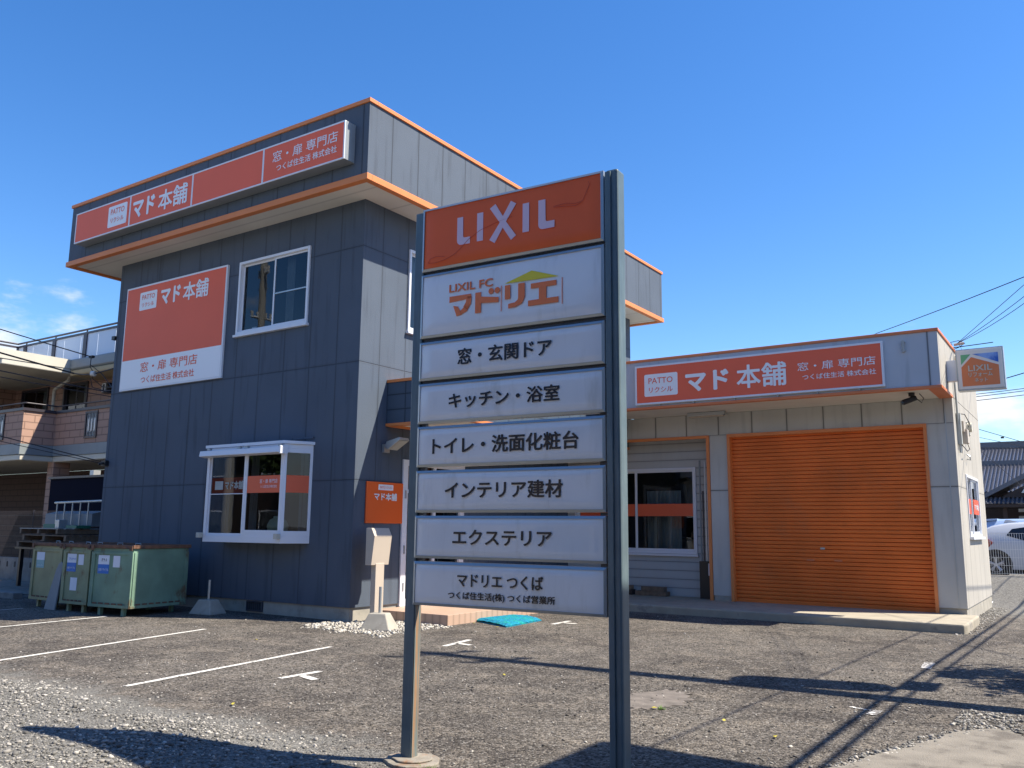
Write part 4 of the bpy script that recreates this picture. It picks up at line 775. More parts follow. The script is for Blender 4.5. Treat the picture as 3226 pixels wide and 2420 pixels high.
# sign on the garage fascia
gs = thing('garage_sign', 'wide vermilion sign with a white border above the roller shutter', 'sign', (-5.1, FG, 3.92))
y0 = FG - 0.065
f = MB(); f.frame('y', y0 - 0.006, FG - 0.002, -7.41, -2.785, 3.925, 4.705, 0.035); f.build('frame', 'alu_white', gs, bevel=0.003)
MB().box(-7.375, -2.82, y0, FG - 0.02, 3.96, 4.67).build('panel', 'sign_red', gs)
k = MB(); k.prism(rrect(-7.21, -6.51, 4.08, 4.52, 0.03), 0, 'y', y0 - 0.003, y0); k.build('badge', 'white', gs)
O = (0, y0 - 0.004, 0); O2 = (0, y0 - 0.005, 0)
text('PATTO', 'lettering', 'sign_red', gs, O2, ex, ez, -7.12, -6.61, 4.33, 4.445, bold=0.008)
text('リクシル', 'lettering', 'sign_red', gs, O2, ex, ez, -7.11, -6.61, 4.15, 4.26, bold=0.012)
text('マド', 'lettering', 'white', gs, O, ex, ez, -6.35, -5.49, 4.105, 4.49, bold=0.04)
text('本舗', 'lettering', 'white', gs, O, ex, ez, -5.34, -4.42, 4.085, 4.525, bold=0.017)
text('窓・扉 専門店', 'lettering', 'white', gs, O, ex, ez, -4.22, -2.91, 4.31, 4.465, bold=0.003)
text('つくば住生活 株式会社', 'lettering', 'white', gs, O, ex, ez, -4.14, -2.91, 4.145, 4.245, bold=0.01)
for x in (-6.9, -6.2, -5.4, -4.6, -3.9, -3.2): MB().box(x - 0.008, x + 0.008, FG - 0.05, FG - 0.002, 3.89, 3.924).build('bracket', 'alu', gs)
# blade sign
bs = thing('blade_sign', 'square projecting lightbox sign with an orange house on the garage side wall', 'sign', (CXg, 16.35, 3.88))
yb = 16.2; bx0, bx1, bz0, bz1 = -1.79, -1.075, 3.875, 4.59
MB().box(CXg + 0.002, bx0 - 0.001, yb + 0.03, yb + 0.17, 4.06, 4.42).build('bracket', 'alu_white', bs, bevel=0.005)
MB().box(bx0, bx1, yb, yb + 0.2, bz0, bz1).build('case', 'alu', bs, bevel=0.008)
MB().box(bx0 + 0.022, bx1 - 0.022, yb - 0.012, yb - 0.001, bz0 + 0.022, bz1 - 0.022).build('face', mat('cream_acrylic', (0.74, 0.69, 0.62), 0.25, coat=0.4), bs, bevel=0.006)
W_ = bx1 - bx0; H_ = bz1 - bz0
def bq(px, py):   # picture of the sign, 0..1 from the lower left
    return (bx0 + W_ * px, bz0 + H_ * py)
def bpoly(name, pts, m, d): MB().prism([bq(*q) for q in pts], 0, 'y', yb - 0.012 - d, yb - 0.0125).build(name, m, bs)
bpoly('green_corner', [(0.11, 0.86), (0.32, 0.86), (0.11, 0.62)], 'green_logo', 0.003)
bpoly('blue_corner', [(0.36, 0.86), (0.89, 0.86), (0.89, 0.62)], 'blue_logo', 0.003)
bpoly('house_shape', [(0.11, 0.10), (0.89, 0.10), (0.89, 0.56), (0.33, 0.79), (0.11, 0.56)], 'house_logo', 0.003)
O = (0, yb - 0.018, 0)
text('LIXIL', 'lettering', 'cream', bs, O, ex, ez, bq(0.25, 0)[0], bq(0.75, 0)[0], bq(0, 0.45)[1], bq(0, 0.59)[1], bold=0.02)
text('リフォーム', 'lettering', 'cream', bs, O, ex, ez, bq(0.25, 0)[0], bq(0.75, 0)[0], bq(0, 0.31)[1], bq(0, 0.42)[1], bold=0.02)
text('ネット', 'lettering', 'cream', bs, O, ex, ez, bq(0.37, 0)[0], bq(0.64, 0)[0], bq(0, 0.18)[1], bq(0, 0.28)[1], bold=0.02)
# soffit lamp and camera
sl_ = thing('soffit_lamp', 'long flat lamp housing under the garage eaves', 'lamp', (-6.3, 16.4, B2)); MB().box(-6.72, -5.95, 16.28, 16.42, B2 - 0.075, B2 - 0.0).build('housing', 'alu', sl_, bevel=0.01); MB().box(-6.69, -5.98, 16.29, 16.41, B2 - 0.1, B2 - 0.076).build('diffuser', 'beige', sl_, bevel=0.008)
cc = thing('security_camera', 'small black security camera under the garage eaves', 'camera', (-2.45, 15.75, B2)); k = MB(); k.cyl((-2.45, 15.75, B2), (-2.45, 15.75, B2 - 0.06), 0.05); k.cyl((-2.45, 15.75, B2 - 0.05), (-2.45, 15.73, B2 - 0.12), 0.02); k.build('mount', 'black', cc)
k = MB(); k.cyl((-2.38, 15.74, B2 - 0.09), (-2.58, 15.66, B2 - 0.17), 0.042, 0.048, 14); k.build('body', 'black', cc); MB().cyl((-2.58, 15.66, B2 - 0.17), (-2.60, 15.652, B2 - 0.178), 0.03).build('lens', 'glass_dark', cc); MB().tube([(-2.38, 15.74, B2 - 0.1), (-2.3, 15.76, B2 - 0.18), (-2.27, 15.77, B2 - 0.1), (-2.33, 15.76, B2 - 0.02)], 0.008).build('cable', 'cable', cc)

# apron
ap = MB(); ap.prism([(GL, 14.9), (-6.2, 14.86), (-3.8, 14.84), (-1.80, 14.82), (-1.77, 14.9), (-1.78, 16.64), (-1.93, 16.66), (-2.4, 17.0), (-2.4, 17.3), (GL, 17.3)], 0, 'z', -0.05, 0.14)
struct(ap.build('pavement_apron', 'apron', bevel=0.025))
# things in the recess
tp = thing('panel_bundle', 'tall black box with slim leaning aluminium profiles in the shopfront recess', 'profiles', (-6.66, 17.0, 0.14))
MB().box(-6.79, -6.50, 16.9, 17.1, 0.14, 0.88).build('box', 'black', tp)
MB().box(-6.60, -6.57, 16.893, 16.899, 0.6, 0.84).build('label', 'paper', tp)
for i, (x, z, m_) in enumerate(((-6.76, 2.93, 'slate'), (-6.71, 2.30, 'bronze'), (-6.665, 2.9, 'galv'), (-6.62, 2.62, 'frost'), (-6.58, 2.2, 'bronze'))):
    MB().box(x - 0.016, x + 0.016, 16.96 + i * 0.02, 16.975 + i * 0.02, 0.882, z).xf(Matrix.Translation((0, 0, 0))).build('profile', m_, tp)
t = tag(MB().box(-8.22, -7.52, 16.86, 17.08, 0.142, 0.235).build('timber_block', 'wood', bevel=0.006), 'long brown timber block on the apron, lower of the pair', 'timber', 'timber blocks on the apron')
t = tag(MB().box(-8.10, -7.58, 16.90, 17.06, 0.237, 0.325).build('timber_block', 'wood', bevel=0.006), 'shorter timber block resting on top of the long one', 'timber', 'timber blocks on the apron')
t = tag(MB().box(-8.75, -8.30, 16.88, 17.06, 0.142, 0.25).build('timber_block', 'oldwood', bevel=0.006), 'dark timber block on the apron next to the sign post', 'timber', 'timber blocks on the apron')
t = tag(MB().box(-8.72, -8.33, 16.90, 17.04, 0.252, 0.335).build('timber_block', 'wood', bevel=0.006), 'brown timber offcut lying on the dark timber block', 'timber', 'timber blocks on the apron')

# ------------------------------------------------------------------ pylon sign
AX, AYp = -3.815, 4.503; SL = 1.4091; EX = Vector((0.99858, 0.05322, 0)); rz = math.atan2(EX.y, EX.x)
ps = thing('pylon_sign', 'tall free-standing sign with eight stacked panels between two steel posts', 'sign', (AX, AYp, 0), rz)
def pbox(a, b, y0, y1, z0, z1): return MB().box(a, b, y0, y1, z0, z1)
pz0 = gz(-3.8, 4.5)
# posts are H sections
def hpost(x0, x1, d0, d1, zt):
    k = MB(); t = 0.009; xm = (x0 + x1) / 2
    k.box(x0, x1, d0, d0 + t, -0.05, zt); k.box(x0, x1, d1 - t, d1, -0.05, zt); k.box(xm - 0.006, xm + 0.006, d0 + t, d1 - t, -0.05, zt); return k
k = MB(); k.box(-0.075, 0.006, 0.0, 0.075, -0.05, 3.727); k.build('post', 'post', ps, world=False, bevel=0.006)
k = MB(); k.box(0.008, 0.012, 0.006, 0.069, -0.05, 0.99); k.build('post_flange', 'post_rust', ps, world=False)
k = MB(); k.box(1.424, 1.506, -0.012, 0.10, -0.05, 3.735); k.build('post', 'post', ps, world=False, bevel=0.014)
k = MB(); k.box(1.4245, 1.462, -0.026, -0.0125, -0.05, 3.72); k.build('post_flange', 'post', ps, world=False, bevel=0.004)
hs = [(3.275, 3.738, 'sign_orange'), (2.795, 3.251, 'acrylic'), (2.496, 2.765, 'acrylic'), (2.198, 2.473, 'acrylic'), (1.903, 2.177, 'acrylic'), (1.600, 1.878, 'acrylic'), (1.300, 1.578, 'acrylic'), (0.996, 1.279, 'acrylic')]
def pface(mb, z0, z1, a=0.0165, b=SL - 0.0195, y=-0.012, nx=28, nz=10, bulge=0.009, seed=0):
    """slightly bulged acrylic tray with rounded edges"""
    rnd = random.Random(seed); vs = []; ph = rnd.uniform(0, 6); a1 = rnd.uniform(0.5, 1)
    for j in range(nz + 1):
        for i in range(nx + 1):
            u, v_ = i / nx, j / nz; x = a + (b - a) * u; z = z0 + (z1 - z0) * v_
            e = min(x - a, b - x, z - z0, z1 - z); d = bulge * (1 - math.exp(-e / 0.008)) + 0.0025 * a1 * math.sin(u * 7 + ph) * math.sin(v_ * 3.14) 
            vs.append((x, y - d, z))
    mb.add(vs, [(j * (nx + 1) + i, j * (nx + 1) + i + 1, (j + 1) * (nx + 1) + i + 1, (j + 1) * (nx + 1) + i) for j in range(nz) for i in range(nx)])
    return mb
PO = Vector((AX, AYp, 0)); NN = Vector((EX.y, -EX.x, 0))     # towards the viewer
LO = PO + NN * 0.0255
panels = []
for i, (z0, z1, m_) in enumerate(hs):
    k = MB()
    # mitred aluminium frame
    o0, o1, t = 0.0, SL, 0.017
    a, b = (o0, z0), (o1, z1)
    outer = [(o0, z0), (o1, z0), (o1, z1), (o0, z1)]; inner = [(o0 + t, z0 + t), (o1 - t, z0 + t), (o1 - t, z1 - t), (o0 + t, z1 - t)]
    vs = [(x, -0.012, z) for x, z in outer] + [(x, -0.020, z) for x, z in inner] + [(x, 0.05, z) for x, z in outer] + [(x, -0.008, z) for x, z in inner]
    fs = [(j, (j + 1) % 4, 4 + (j + 1) % 4, 4 + j) for j in range(4)] + [(8 + j, 8 + (j + 1) % 4, (j + 1) % 4, j) for j in range(4)] + [(4 + j, 4 + (j + 1) % 4, 12 + (j + 1) % 4, 12 + j) for j in range(4)] + [(11, 10, 9, 8)]
    k.add(vs, fs); pn = k.build('sign_panel', 'alu', ps, world=False); panels.append(pn)
    f = MB(); pface(f, z0 + 0.0165, z1 - 0.0165, seed=i); fo_ = f.build('face', m_, pn, world=False, smooth=True)
    MB().box(0.02, SL - 0.02, 0.051, 0.056, z0 + 0.01, z1 - 0.01).build('back', 'alu', pn, world=False)
for a, b in zip(hs, hs[1:]):
    MB().box(0.006, 1.424, 0.015, 0.045, b[1] + 0.002, a[0] - 0.002).build('cross_rail', 'alu_dark', ps, world=False) if a[0] > 2.4 else None
LB = [ (2.198,2.177),(1.903,1.878),(1.600,1.578),(1.300,1.279)]
for zt, zb in LB:
    MB().box(1.36, 1.424, 0.015, 0.045, zb + 0.002, zt - 0.002).build('spacer', 'alu_dark', ps, world=False); MB().box(0.006, 0.05, 0.015, 0.045, zb + 0.002, zt - 0.002).build('spacer', 'alu_dark', ps, world=False)
def plog(name, polys, m, pn):
    k = MB()
    for pts in polys: k.add([tuple(LO + EX * u + Vector((0, 0, v_))) for u, v_ in pts], [tuple(range(len(pts)))])
    o = k.build(name, m, pn); s = o.modifiers.new('thickness', 'SOLIDIFY'); s.thickness = 0.0012; return o
def stroke(pts, wd, m_=None):
    """polyline with width -> polygons"""
    out_ = []
    P = [Vector((a, b)) for a, b in pts]
    L, Rr = [], []
    for i, p in enumerate(P):
        d0 = (P[i] - P[i - 1]).normalized() if i else (P[1] - P[0]).normalized(); d1 = (P[i + 1] - P[i]).normalized() if i < len(P) - 1 else d0
        n0 = Vector((-d0.y, d0.x)); n1 = Vector((-d1.y, d1.x)); mnn = (n0 + n1).normalized(); kf = 1 / max(0.5, mnn.dot(n0)); L.append(p + mnn * wd / 2 * kf); Rr.append(p - mnn * wd / 2 * kf)
    return [[tuple(L[i]), tuple(L[i + 1]), tuple(Rr[i + 1]), tuple(Rr[i])] for i in range(len(P) - 1)]
def arc(cx, cy, r, a0, a1, n=6): return [(cx + r * math.cos(R(a0 + (a1 - a0) * i / n)), cy + r * math.sin(R(a0 + (a1 - a0) * i / n))) for i in range(n + 1)]
def Lsh(x0, x1, z0, z1, w_=0.05, rr=0.034): return [(x0, z1), (x0, z0 + rr)] + arc(x0 + rr, z0 + rr, rr, 180, 270)[1:] + [(x1, z0), (x1, z0 + 0.048), (x0 + w_ + 0.016, z0 + 0.048)] + arc(x0 + w_ + 0.016, z0 + 0.062, 0.014, 270, 180)[1:] + [(x0 + w_, z1)]
plog('logo', [Lsh(0.305, 0.412, 3.421, 3.62, 0.048), [(0.469, 3.423), (0.518, 3.423), (0.518, 3.623), (0.469, 3.623)], [(0.829, 3.424), (0.878, 3.424), (0.878, 3.623), (0.829, 3.623)], Lsh(0.948, 1.067, 3.421, 3.622, 0.052)], 'letter_pink', panels[0])
plog('logo', [[(0.572, 3.637), (0.616, 3.662), (0.676, 3.565), (0.738, 3.661), (0.779, 3.635), (0.7, 3.524), (0.78, 3.414), (0.741, 3.388), (0.676, 3.485), (0.613, 3.387), (0.571, 3.415), (0.652, 3.524)]], 'letter_pink', panels[0])
# second panel: company logo strokes
q = 0.042
lp = []
lp += [[(0.253, 3.062), (0.43, 3.062), (0.435, 3.04), (0.43, 3.03), (0.253, 3.02)]]
lp += stroke([(0.415, 3.045), (0.41, 3.0), (0.385, 2.965), (0.335, 2.93)][:3], 0.042) + [[(0.285, 2.995), (0.325, 2.985), (0.36, 2.925), (0.315, 2.918)]] + [[(0.395, 2.99), (0.425, 2.99), (0.40, 2.945), (0.35, 2.925), (0.34, 2.95)]]
lp += [[(0.465, 3.062), (0.512, 3.062), (0.512, 2.92), (0.465, 2.92)], [(0.512, 3.03), (0.65, 3.01), (0.65, 2.975), (0.512, 2.985)]]
for cx in (0.590, 0.638): lp.append([(cx + 0.021 * math.cos(2 * math.pi * i / 16), 3.058 + 0.021 * math.sin(2 * math.pi * i / 16)) for i in range(16)])
lp += [[(0.698, 3.08), (0.74, 3.08), (0.74, 2.985), (0.698, 2.985)], [(0.80, 3.08), (0.85, 3.08), (0.85, 2.985), (0.80, 2.985)], [(0.80, 2.985), (0.85, 2.985), (0.83, 2.945), (0.78, 2.925), (0.725, 2.922), (0.725, 2.952), (0.775, 2.957), (0.797, 2.972)]]
lp += [[(0.895, 3.066), (1.083, 3.066), (1.083, 3.032), (0.895, 3.032)], [(0.955, 3.032), (1.01, 3.032), (1.01, 2.955), (0.955, 2.955)], [(0.875, 2.955), (1.098, 2.955), (1.098, 2.918), (0.875, 2.918)]]
lp += [[(0.668, 3.084), (0.673, 3.084), (0.673, 2.909), (0.668, 2.909)], [(1.121, 3.077), (1.126, 3.077), (1.126, 2.903), (1.121, 2.903)]]
plog('logo', lp, 'logo_orange', panels[1]); plog('logo_roof', [[(0.695, 3.094), (1.10, 3.088), (0.9, 3.154)]], 'logo_yellow', panels[1])
EXv = EX; kw = dict(thick=0.0012)
def ptext(i, body, u0, u1, v0, v1, m_='ink', bold=0.0): return text(body, 'lettering', m_, panels[i], LO, EXv, (0, 0, 1), u0, u1, v0, v1, bold=bold, thick=0.0012)
ptext(1, 'LIXIL FC', 0.25, 0.604, 3.090, 3.148, 'logo_orange', 0.03)
# hairline cracks in the orange acrylic
ck = []
for pts_ in ([(0.06, 3.33), (0.12, 3.325), (0.2, 3.335), (0.28, 3.36), (0.34, 3.40), (0.40, 3.45), (0.5, 3.50), (0.62, 3.53), (0.75, 3.55)], [(0.06, 3.33), (0.08, 3.36), (0.13, 3.37), (0.2, 3.36)], [(1.06, 3.56), (1.15, 3.565), (1.22, 3.55), (1.27, 3.56), (1.29, 3.60), (1.32, 3.66), (1.31, 3.68)], [(1.06, 3.555), (1.16, 3.545), (1.22, 3.535), (1.26, 3.55)]): ck += stroke(pts_, 0.003)
plog('crack', ck, mat('crack_dark_orange', (0.66, 0.075, 0.02), 0.5), panels[0])
ptext(2, '窓・玄関ドア', 0.33, 1.049, 2.578, 2.692, bold=0.02)
ptext(3, 'キッチン・浴室', 0.265, 1.105, 2.287, 2.393, bold=0.02)
ptext(4, 'トイレ・洗面化粧台', 0.139, 1.236, 1.982, 2.096, bold=0.02)
ptext(5, 'インテリア建材', 0.25, 1.127, 1.689, 1.80, bold=0.02)
ptext(6, 'エクステリア', 0.319, 1.053, 1.392, 1.49, bold=0.02)
ptext(7, 'マドリエ つくば', 0.363, 0.994, 1.128, 1.213, bold=0.018)
ptext(7, 'つくば住生活(株) つくば営業所', 0.293, 1.076, 1.043, 1.098, bold=0.018)
# post footing
k = MB(); k.prism(blob(0.0, 0.03, 0.19, 0.17, n=22, seed=6, j=0.1), 0, 'z', -0.05, 0.02); k.prism(blob(0.0, 0.03, 0.14, 0.12, n=18, seed=7, j=0.08), 0, 'z', 0.0201, 0.034); k.build('footing', 'footing', ps, world=False, bevel=0.02)
k = MB(); k.prism([(1.3, -0.16), (1.6, -0.17), (1.68, 0.05), (1.55, 0.22), (1.32, 0.2)], 0, 'z', -0.05, 0.035); k.build('footing', 'footing', ps, world=False, bevel=0.02)

# ------------------------------------------------------------------ steel bins
def steel_bin(x0, x1, y0, dy, rz, label, m_, lab):
    cx = (x0 + x1) / 2; wd = (x1 - x0) / 2
    t = thing('steel_bin', label, 'bin', (cx, y0, 0), rz, 'steel recycling bins by the navy wall'); z0, z1 = 0.13, 1.10
    k = MB(); k.add([(-wd, 0, z0), (wd, 0, z0), (wd, dy, z0), (-wd, dy, z0), (-wd, 0, z1), (wd, 0, z1), (wd, dy, z1), (-wd, dy, z1)], [(0, 3, 2, 1), (4, 5, 6, 7), (0, 1, 5, 4), (1, 2, 6, 5), (2, 3, 7, 6), (3, 0, 4, 7)])
    body = k.build('body', m_, t, world=False, bevel=0.004)
    k = MB()
    for x in (-wd, wd - 0.06): k.box(x - 0.012, x + 0.072, -0.02, -0.002, z0, z1 - 0.06)
    k.box(-wd - 0.012, wd + 0.012, -0.022, -0.002, z0, z0 + 0.05) ; k.box(-wd + 0.06, wd - 0.06, -0.018, -0.002, z1 - 0.1, z1 - 0.062)
    k.box(wd + 0.002, wd + 0.014, 0.02, 0.08, z0, z1 - 0.06); k.box(wd + 0.002, wd + 0.014, dy - 0.08, dy, z0, z1 - 0.06); k.box(wd + 0.002, wd + 0.016, 0.0, dy, z0, z0 + 0.05)
    k.build('rib', m_, t, world=False, bevel=0.003)
    k = MB()
    n_ = 5
    for i in range(n_): a = -wd + 0.1 + (2 * wd - 0.2) * i / n_; k.box(a, a + (2 * wd - 0.2) / n_ * 0.7, -0.0245, -0.0205, z0 + 0.05, z0 + 0.075)
    n_ = 7
    for i in range(n_): a = 0.1 + (dy - 0.2) * i / n_; k.box(wd + 0.0165, wd + 0.019, a, a + (dy - 0.2) / n_ * 0.7, z0 + 0.05, z0 + 0.075)
    k.build('scrape', 'rust', t, world=False)
    k = MB(); ring(k, -wd - 0.03, wd + 0.03, -0.03, dy + 0.03, z1 + 0.002, z1 + 0.062, 0.06); rim = k.build('rim', 'rust', t, world=False, bevel=0.006)
    k = MB(); k.box(-wd - 0.01, wd + 0.01, -0.01, dy + 0.01, z1 + 0.03, z1 + 0.045); k.build('lid', 'rust', t, world=False)
    for x in (-wd - 0.015, wd - 0.055): k = MB(); k.box(x, x + 0.07, -0.045, -0.0305, z1 - 0.03, z1 + 0.05); k.build('lug', 'rust', t, world=False, bevel=0.004)
    for x in (-wd * 0.45, wd * 0.45): MB().tube([(x, 0.25, z1 + 0.045), (x, 0.25, z1 + 0.085), (x + 0.13, 0.25, z1 + 0.085), (x + 0.13, 0.25, z1 + 0.045)], 0.006).build('handle', 'galv', t, world=False)
    for x, y in ((-wd * 0.55, 0.06), (wd * 0.6, 0.06), (-wd * 0.55, dy - 0.12), (wd * 0.6, dy - 0.12)): MB().box(x - 0.03, x + 0.03, y - 0.03, y + 0.03, gz(0, 9), z0).build('foot', m_, t, world=False)
    O = WM[t.name] @ Vector((0, -0.006, 0)); ex_ = (WM[t.name].to_3x3() @ Vector((1, 0, 0)))
    for (u0, u1, v0, v1, kind) in lab:
        a, b = -wd + u0, -wd + u1
        if kind == 'blue' or kind == 'teal':
            vm = v0 + (v1 - v0) * 0.5
            MB().box(a, b, -0.005, -0.0025, vm, v1).build('notice', 'paper', t, world=False); MB().box(a, b, -0.005, -0.0025, v0, vm).build('notice', kind, t, world=False)
        else: MB().box(a, b, -0.005, -0.0025, v0, v1).build('notice', 'paper', t, world=False)
    return t, O, ex_, wd
LBL = [(0.15, 0.43, 0.68, 0.985, 'blue'), (0.53, 0.70, 0.79, 0.98, 'white')]
t1, O, e_, wd = steel_bin(-16.58, -15.52, 8.58, 1.2, R(-2), 'olive green steel bin with a faded teal notice, farthest from the bay window', 'bin_olive', [(0.13, 0.42, 0.70, 0.985, 'teal')])
text('エコセンター', 'lettering', 'paper', t1, O, e_, (0, 0, 1), -wd + 0.17, -wd + 0.38, 0.73, 0.76)
t2, O, e_, wd = steel_bin(-15.28, -14.5, 8.48, 1.2, R(2), 'pale green steel bin with a blank white sheet, in the middle of the three', 'bin', [(0.10, 0.37, 0.68, 0.985, 'blue'), (0.43, 0.59, 0.80, 0.98, 'white'), (0.24, 0.44, 0.36, 0.58, 'white')])
text('プラスチック', 'lettering', 'blue', t2, O, e_, (0, 0, 1), -wd + 0.15, -wd + 0.36, 0.875, 0.92, bold=0.01); text('分別リサイクル', 'lettering', 'paper', t2, O, e_, (0, 0, 1), -wd + 0.12, -wd + 0.35, 0.72, 0.765, bold=0.01)
t3, O, e_, wd = steel_bin(-14.35, -13.34, 8.5, 1.15, R(6), 'teal green steel bin nearest the bay window, front edge in sunlight', 'bin_blue', LBL)
text('ガラス', 'lettering', 'ink', t3, O, e_, (0, 0, 1), -wd + 0.23, -wd + 0.37, 0.88, 0.935, bold=0.01); text('分別リサイクル', 'lettering', 'paper', t3, O, e_, (0, 0, 1), -wd + 0.17, -wd + 0.42, 0.72, 0.77, bold=0.01)
# grey board leaning between two bins
k = MB(); pts = [(0, 0), (0.34, 0), (0.34, 0.80), (0.27, 0.84), (0.20, 0.80), (0.15, 0.7), (0.0, 0.05)]
k.prism(pts, 0, 'y', 0, 0.03); k.xf(Matrix.Translation((-15.72, 8.42, 0.0)) @ Matrix.Rotation(R(-6), 4, 'X'))
tag(k.build('leaning_board', 'greyboard', bevel=0.006), 'grey board with a rounded top leaning between the olive and pale green bins', 'board')

# ------------------------------------------------------------------ left background: apartment building
ab = thing('apartment_building', 'pink tiled apartment building with balconies behind the bins', 'building', (-32, 20, 0))
XC, YC = -28.38, 15.0
def prof_band(mb, ys, x0, x1): pass
# ground floor columns and walls
for a_, b_, c_ in ((-28.66, -28.30, YC + 0.02), (-22.4, -21.9, YC + 0.02), (-36, -35.5, 14.0)): MB().box(a_, b_, c_, c_ + 0.55, 0, 3.5).build('column', 'apt', ab)
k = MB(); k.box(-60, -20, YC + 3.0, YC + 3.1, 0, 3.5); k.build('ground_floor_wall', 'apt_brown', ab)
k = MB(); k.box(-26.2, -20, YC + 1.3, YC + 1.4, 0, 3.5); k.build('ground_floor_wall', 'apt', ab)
# balcony band: protruding left part and set-back right part
k = MB(); k.box(XC, -20, YC, YC + 0.15, 4.03, 5.10); k.box(-60, XC, 13.94, 14.09, 4.03, 5.10); k.box(XC - 0.15, XC, 14.09, YC + 0.15, 4.03, 5.10)
bal = k.build('balcony', 'apt', ab)
k = MB(); k.box(XC, -20, YC - 0.05, YC + 0.2, 5.10, 5.19); k.box(-60, XC + 0.05, 13.89, 14.14, 5.10, 5.19); k.box(XC - 0.2, XC + 0.05, 14.14, YC + 0.2, 5.10, 5.19); k.build('coping', 'bronze', bal)
k = MB(); k.box(XC, -20, YC - 0.03, YC + 1.4, 3.69, 4.028); k.box(-60, XC + 0.03, 13.91, YC + 1.4, 3.69, 4.028); k.build('band', 'slate', bal)
k = MB(); k.box(XC, -20, YC - 0.0, YC + 3.0, 3.5, 3.688); k.box(-60, XC, 13.95, YC + 3.0, 3.5, 3.688); k.build('floor_edge', 'cream', bal, bevel=0.03)
for y_, x0_, x1_ in ((YC + 0.07, XC, -20), (14.0, -60, XC)):
    k = MB(); k.cyl((x0_, y_, 5.36), (x1_, y_, 5.36), 0.025)
    xx = x0_ + 0.3 if x0_ > -50 else -34
    while xx < x1_: k.cyl((xx, y_, 5.19), (xx, y_, 5.36), 0.012); xx += 1.35
    k.build('handrail', 'bronze', bal)
MB().cyl((XC - 0.07, 14.0, 5.36), (XC - 0.07, YC + 0.07, 5.36), 0.025).build('handrail', 'bronze', bal)
# ornamental grilles
for xg, yg in ((-26.57, YC), (-30.2, 13.94)):
    k = MB(); k.frame('y', yg - 0.04, yg - 0.002, xg, xg + 0.68, 4.19, 5.05, 0.06); gr = k.build('grille', 'bronze', bal)
    MB().box(xg + 0.06, xg + 0.62, yg - 0.008, yg - 0.004, 4.25, 4.99).build('grille_backing', 'dark', gr)
    k = MB()
    for i in range(6):
        x = xg + 0.13 + i * 0.085; k.box(x, x + 0.014, yg - 0.03, yg - 0.012, 4.25, 4.99)
        if i % 2: k.prism([(x - 0.03, 4.45), (x + 0.007, 4.36), (x + 0.044, 4.45), (x + 0.044, 4.78), (x + 0.007, 4.87), (x - 0.03, 4.78)], 0, 'y', yg - 0.034, yg - 0.031)
    k.build('grille_bars', 'galv', gr)
# upper floor wall
UY = YC + 1.3
k = MB(); k.wall('y', UY, -60, -20, 4.03, 6.6, [(-33.4, -31.5, 4.1, 6.45), (-30.45, -28.9, 4.1, 6.45)], 0.12); k.box(-35.2, -33.9, 14.5, UY, 4.03, 6.6); uw = k.build('upper_wall', 'apt', ab)
for a, b in ((-33.4, -31.5), (-30.45, -28.9)):
    ww = window(ab, 'y', UY, a, b, 4.1, 6.45, fr=0.07, mull=((a + b) / 2,), proud=0.05, sill=False, room=1.6, fm='bronze', name='window')
    curtain(ww, (a + b) / 2, b, UY + 0.3, 4.1, 6.4)
# roof cornice: lit side piece then dark front piece
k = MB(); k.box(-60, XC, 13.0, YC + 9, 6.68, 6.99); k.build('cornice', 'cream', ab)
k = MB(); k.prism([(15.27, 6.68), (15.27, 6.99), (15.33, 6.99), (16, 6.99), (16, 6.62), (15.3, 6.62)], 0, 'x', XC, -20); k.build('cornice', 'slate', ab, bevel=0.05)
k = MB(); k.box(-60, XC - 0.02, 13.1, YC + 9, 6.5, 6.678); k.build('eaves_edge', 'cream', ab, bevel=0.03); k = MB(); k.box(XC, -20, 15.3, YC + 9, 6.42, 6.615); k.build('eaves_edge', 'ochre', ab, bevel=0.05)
# rain pipe
MB().tube([(-28.9, 15.6, 6.5), (-28.9, 15.55, 6.35), (-30.0, 15.7, 6.15), (-30.05, 15.72, 6.0), (-30.05, 15.72, 4.1)], 0.055, 8).build('rain_pipe', 'cream', ab)
# roof railing with frosted panels
ry = 15.6
k = MB(); k.cyl((-32.66, ry, 8.06), (-20, ry, 8.06), 0.035); k.box(-32.66, -20, ry - 0.03, ry + 0.03, 7.90, 7.97); k.cyl((-32.66, ry, 8.06), (-32.66, 10, 8.06), 0.035); k.box(-32.69, -32.63, 10, ry, 7.90, 7.97); rr = k.build('roof_railing', 'bronze', ab)
for i, x in enumerate((-32.1, -30.1, -28.1, -26.1, -24.1, -22.1)): MB().box(x - 0.1, x + 0.1, ry - 0.04, ry + 0.04, 6.95, 7.9).build('post', 'bronze', rr); MB().cyl((x + 0.02, ry, 7.97), (x + 0.06, ry, 8.04), 0.02).build('riser', 'bronze', rr)
MB().box(-32.69, -32.63, 12.8, 12.86, 6.95, 7.9).build('post', 'bronze', rr); MB().box(-32.7, -32.62, ry - 0.04, ry + 0.04, 6.95, 7.9).build('post', 'bronze', rr)
for i in range(12):
    a = -32.6 + i * 1.05; MB().box(a, a + 1.035, ry + 0.0, ry + 0.008, 6.9, 7.9).build('panel', 'frost', rr)
wl_ = thing('wall_lantern', 'small black framed lantern on the apartment wall', 'lamp', (-27.6, 15.9, 6.05)); MB().box(-27.72, -27.4, UY - 0.2, UY, 5.9, 6.25).build('body', 'black', wl_); MB().frame('y', UY - 0.22, UY - 0.201, -27.7, -27.5, 5.93, 6.22, 0.02).build('frame', 'white', wl_)

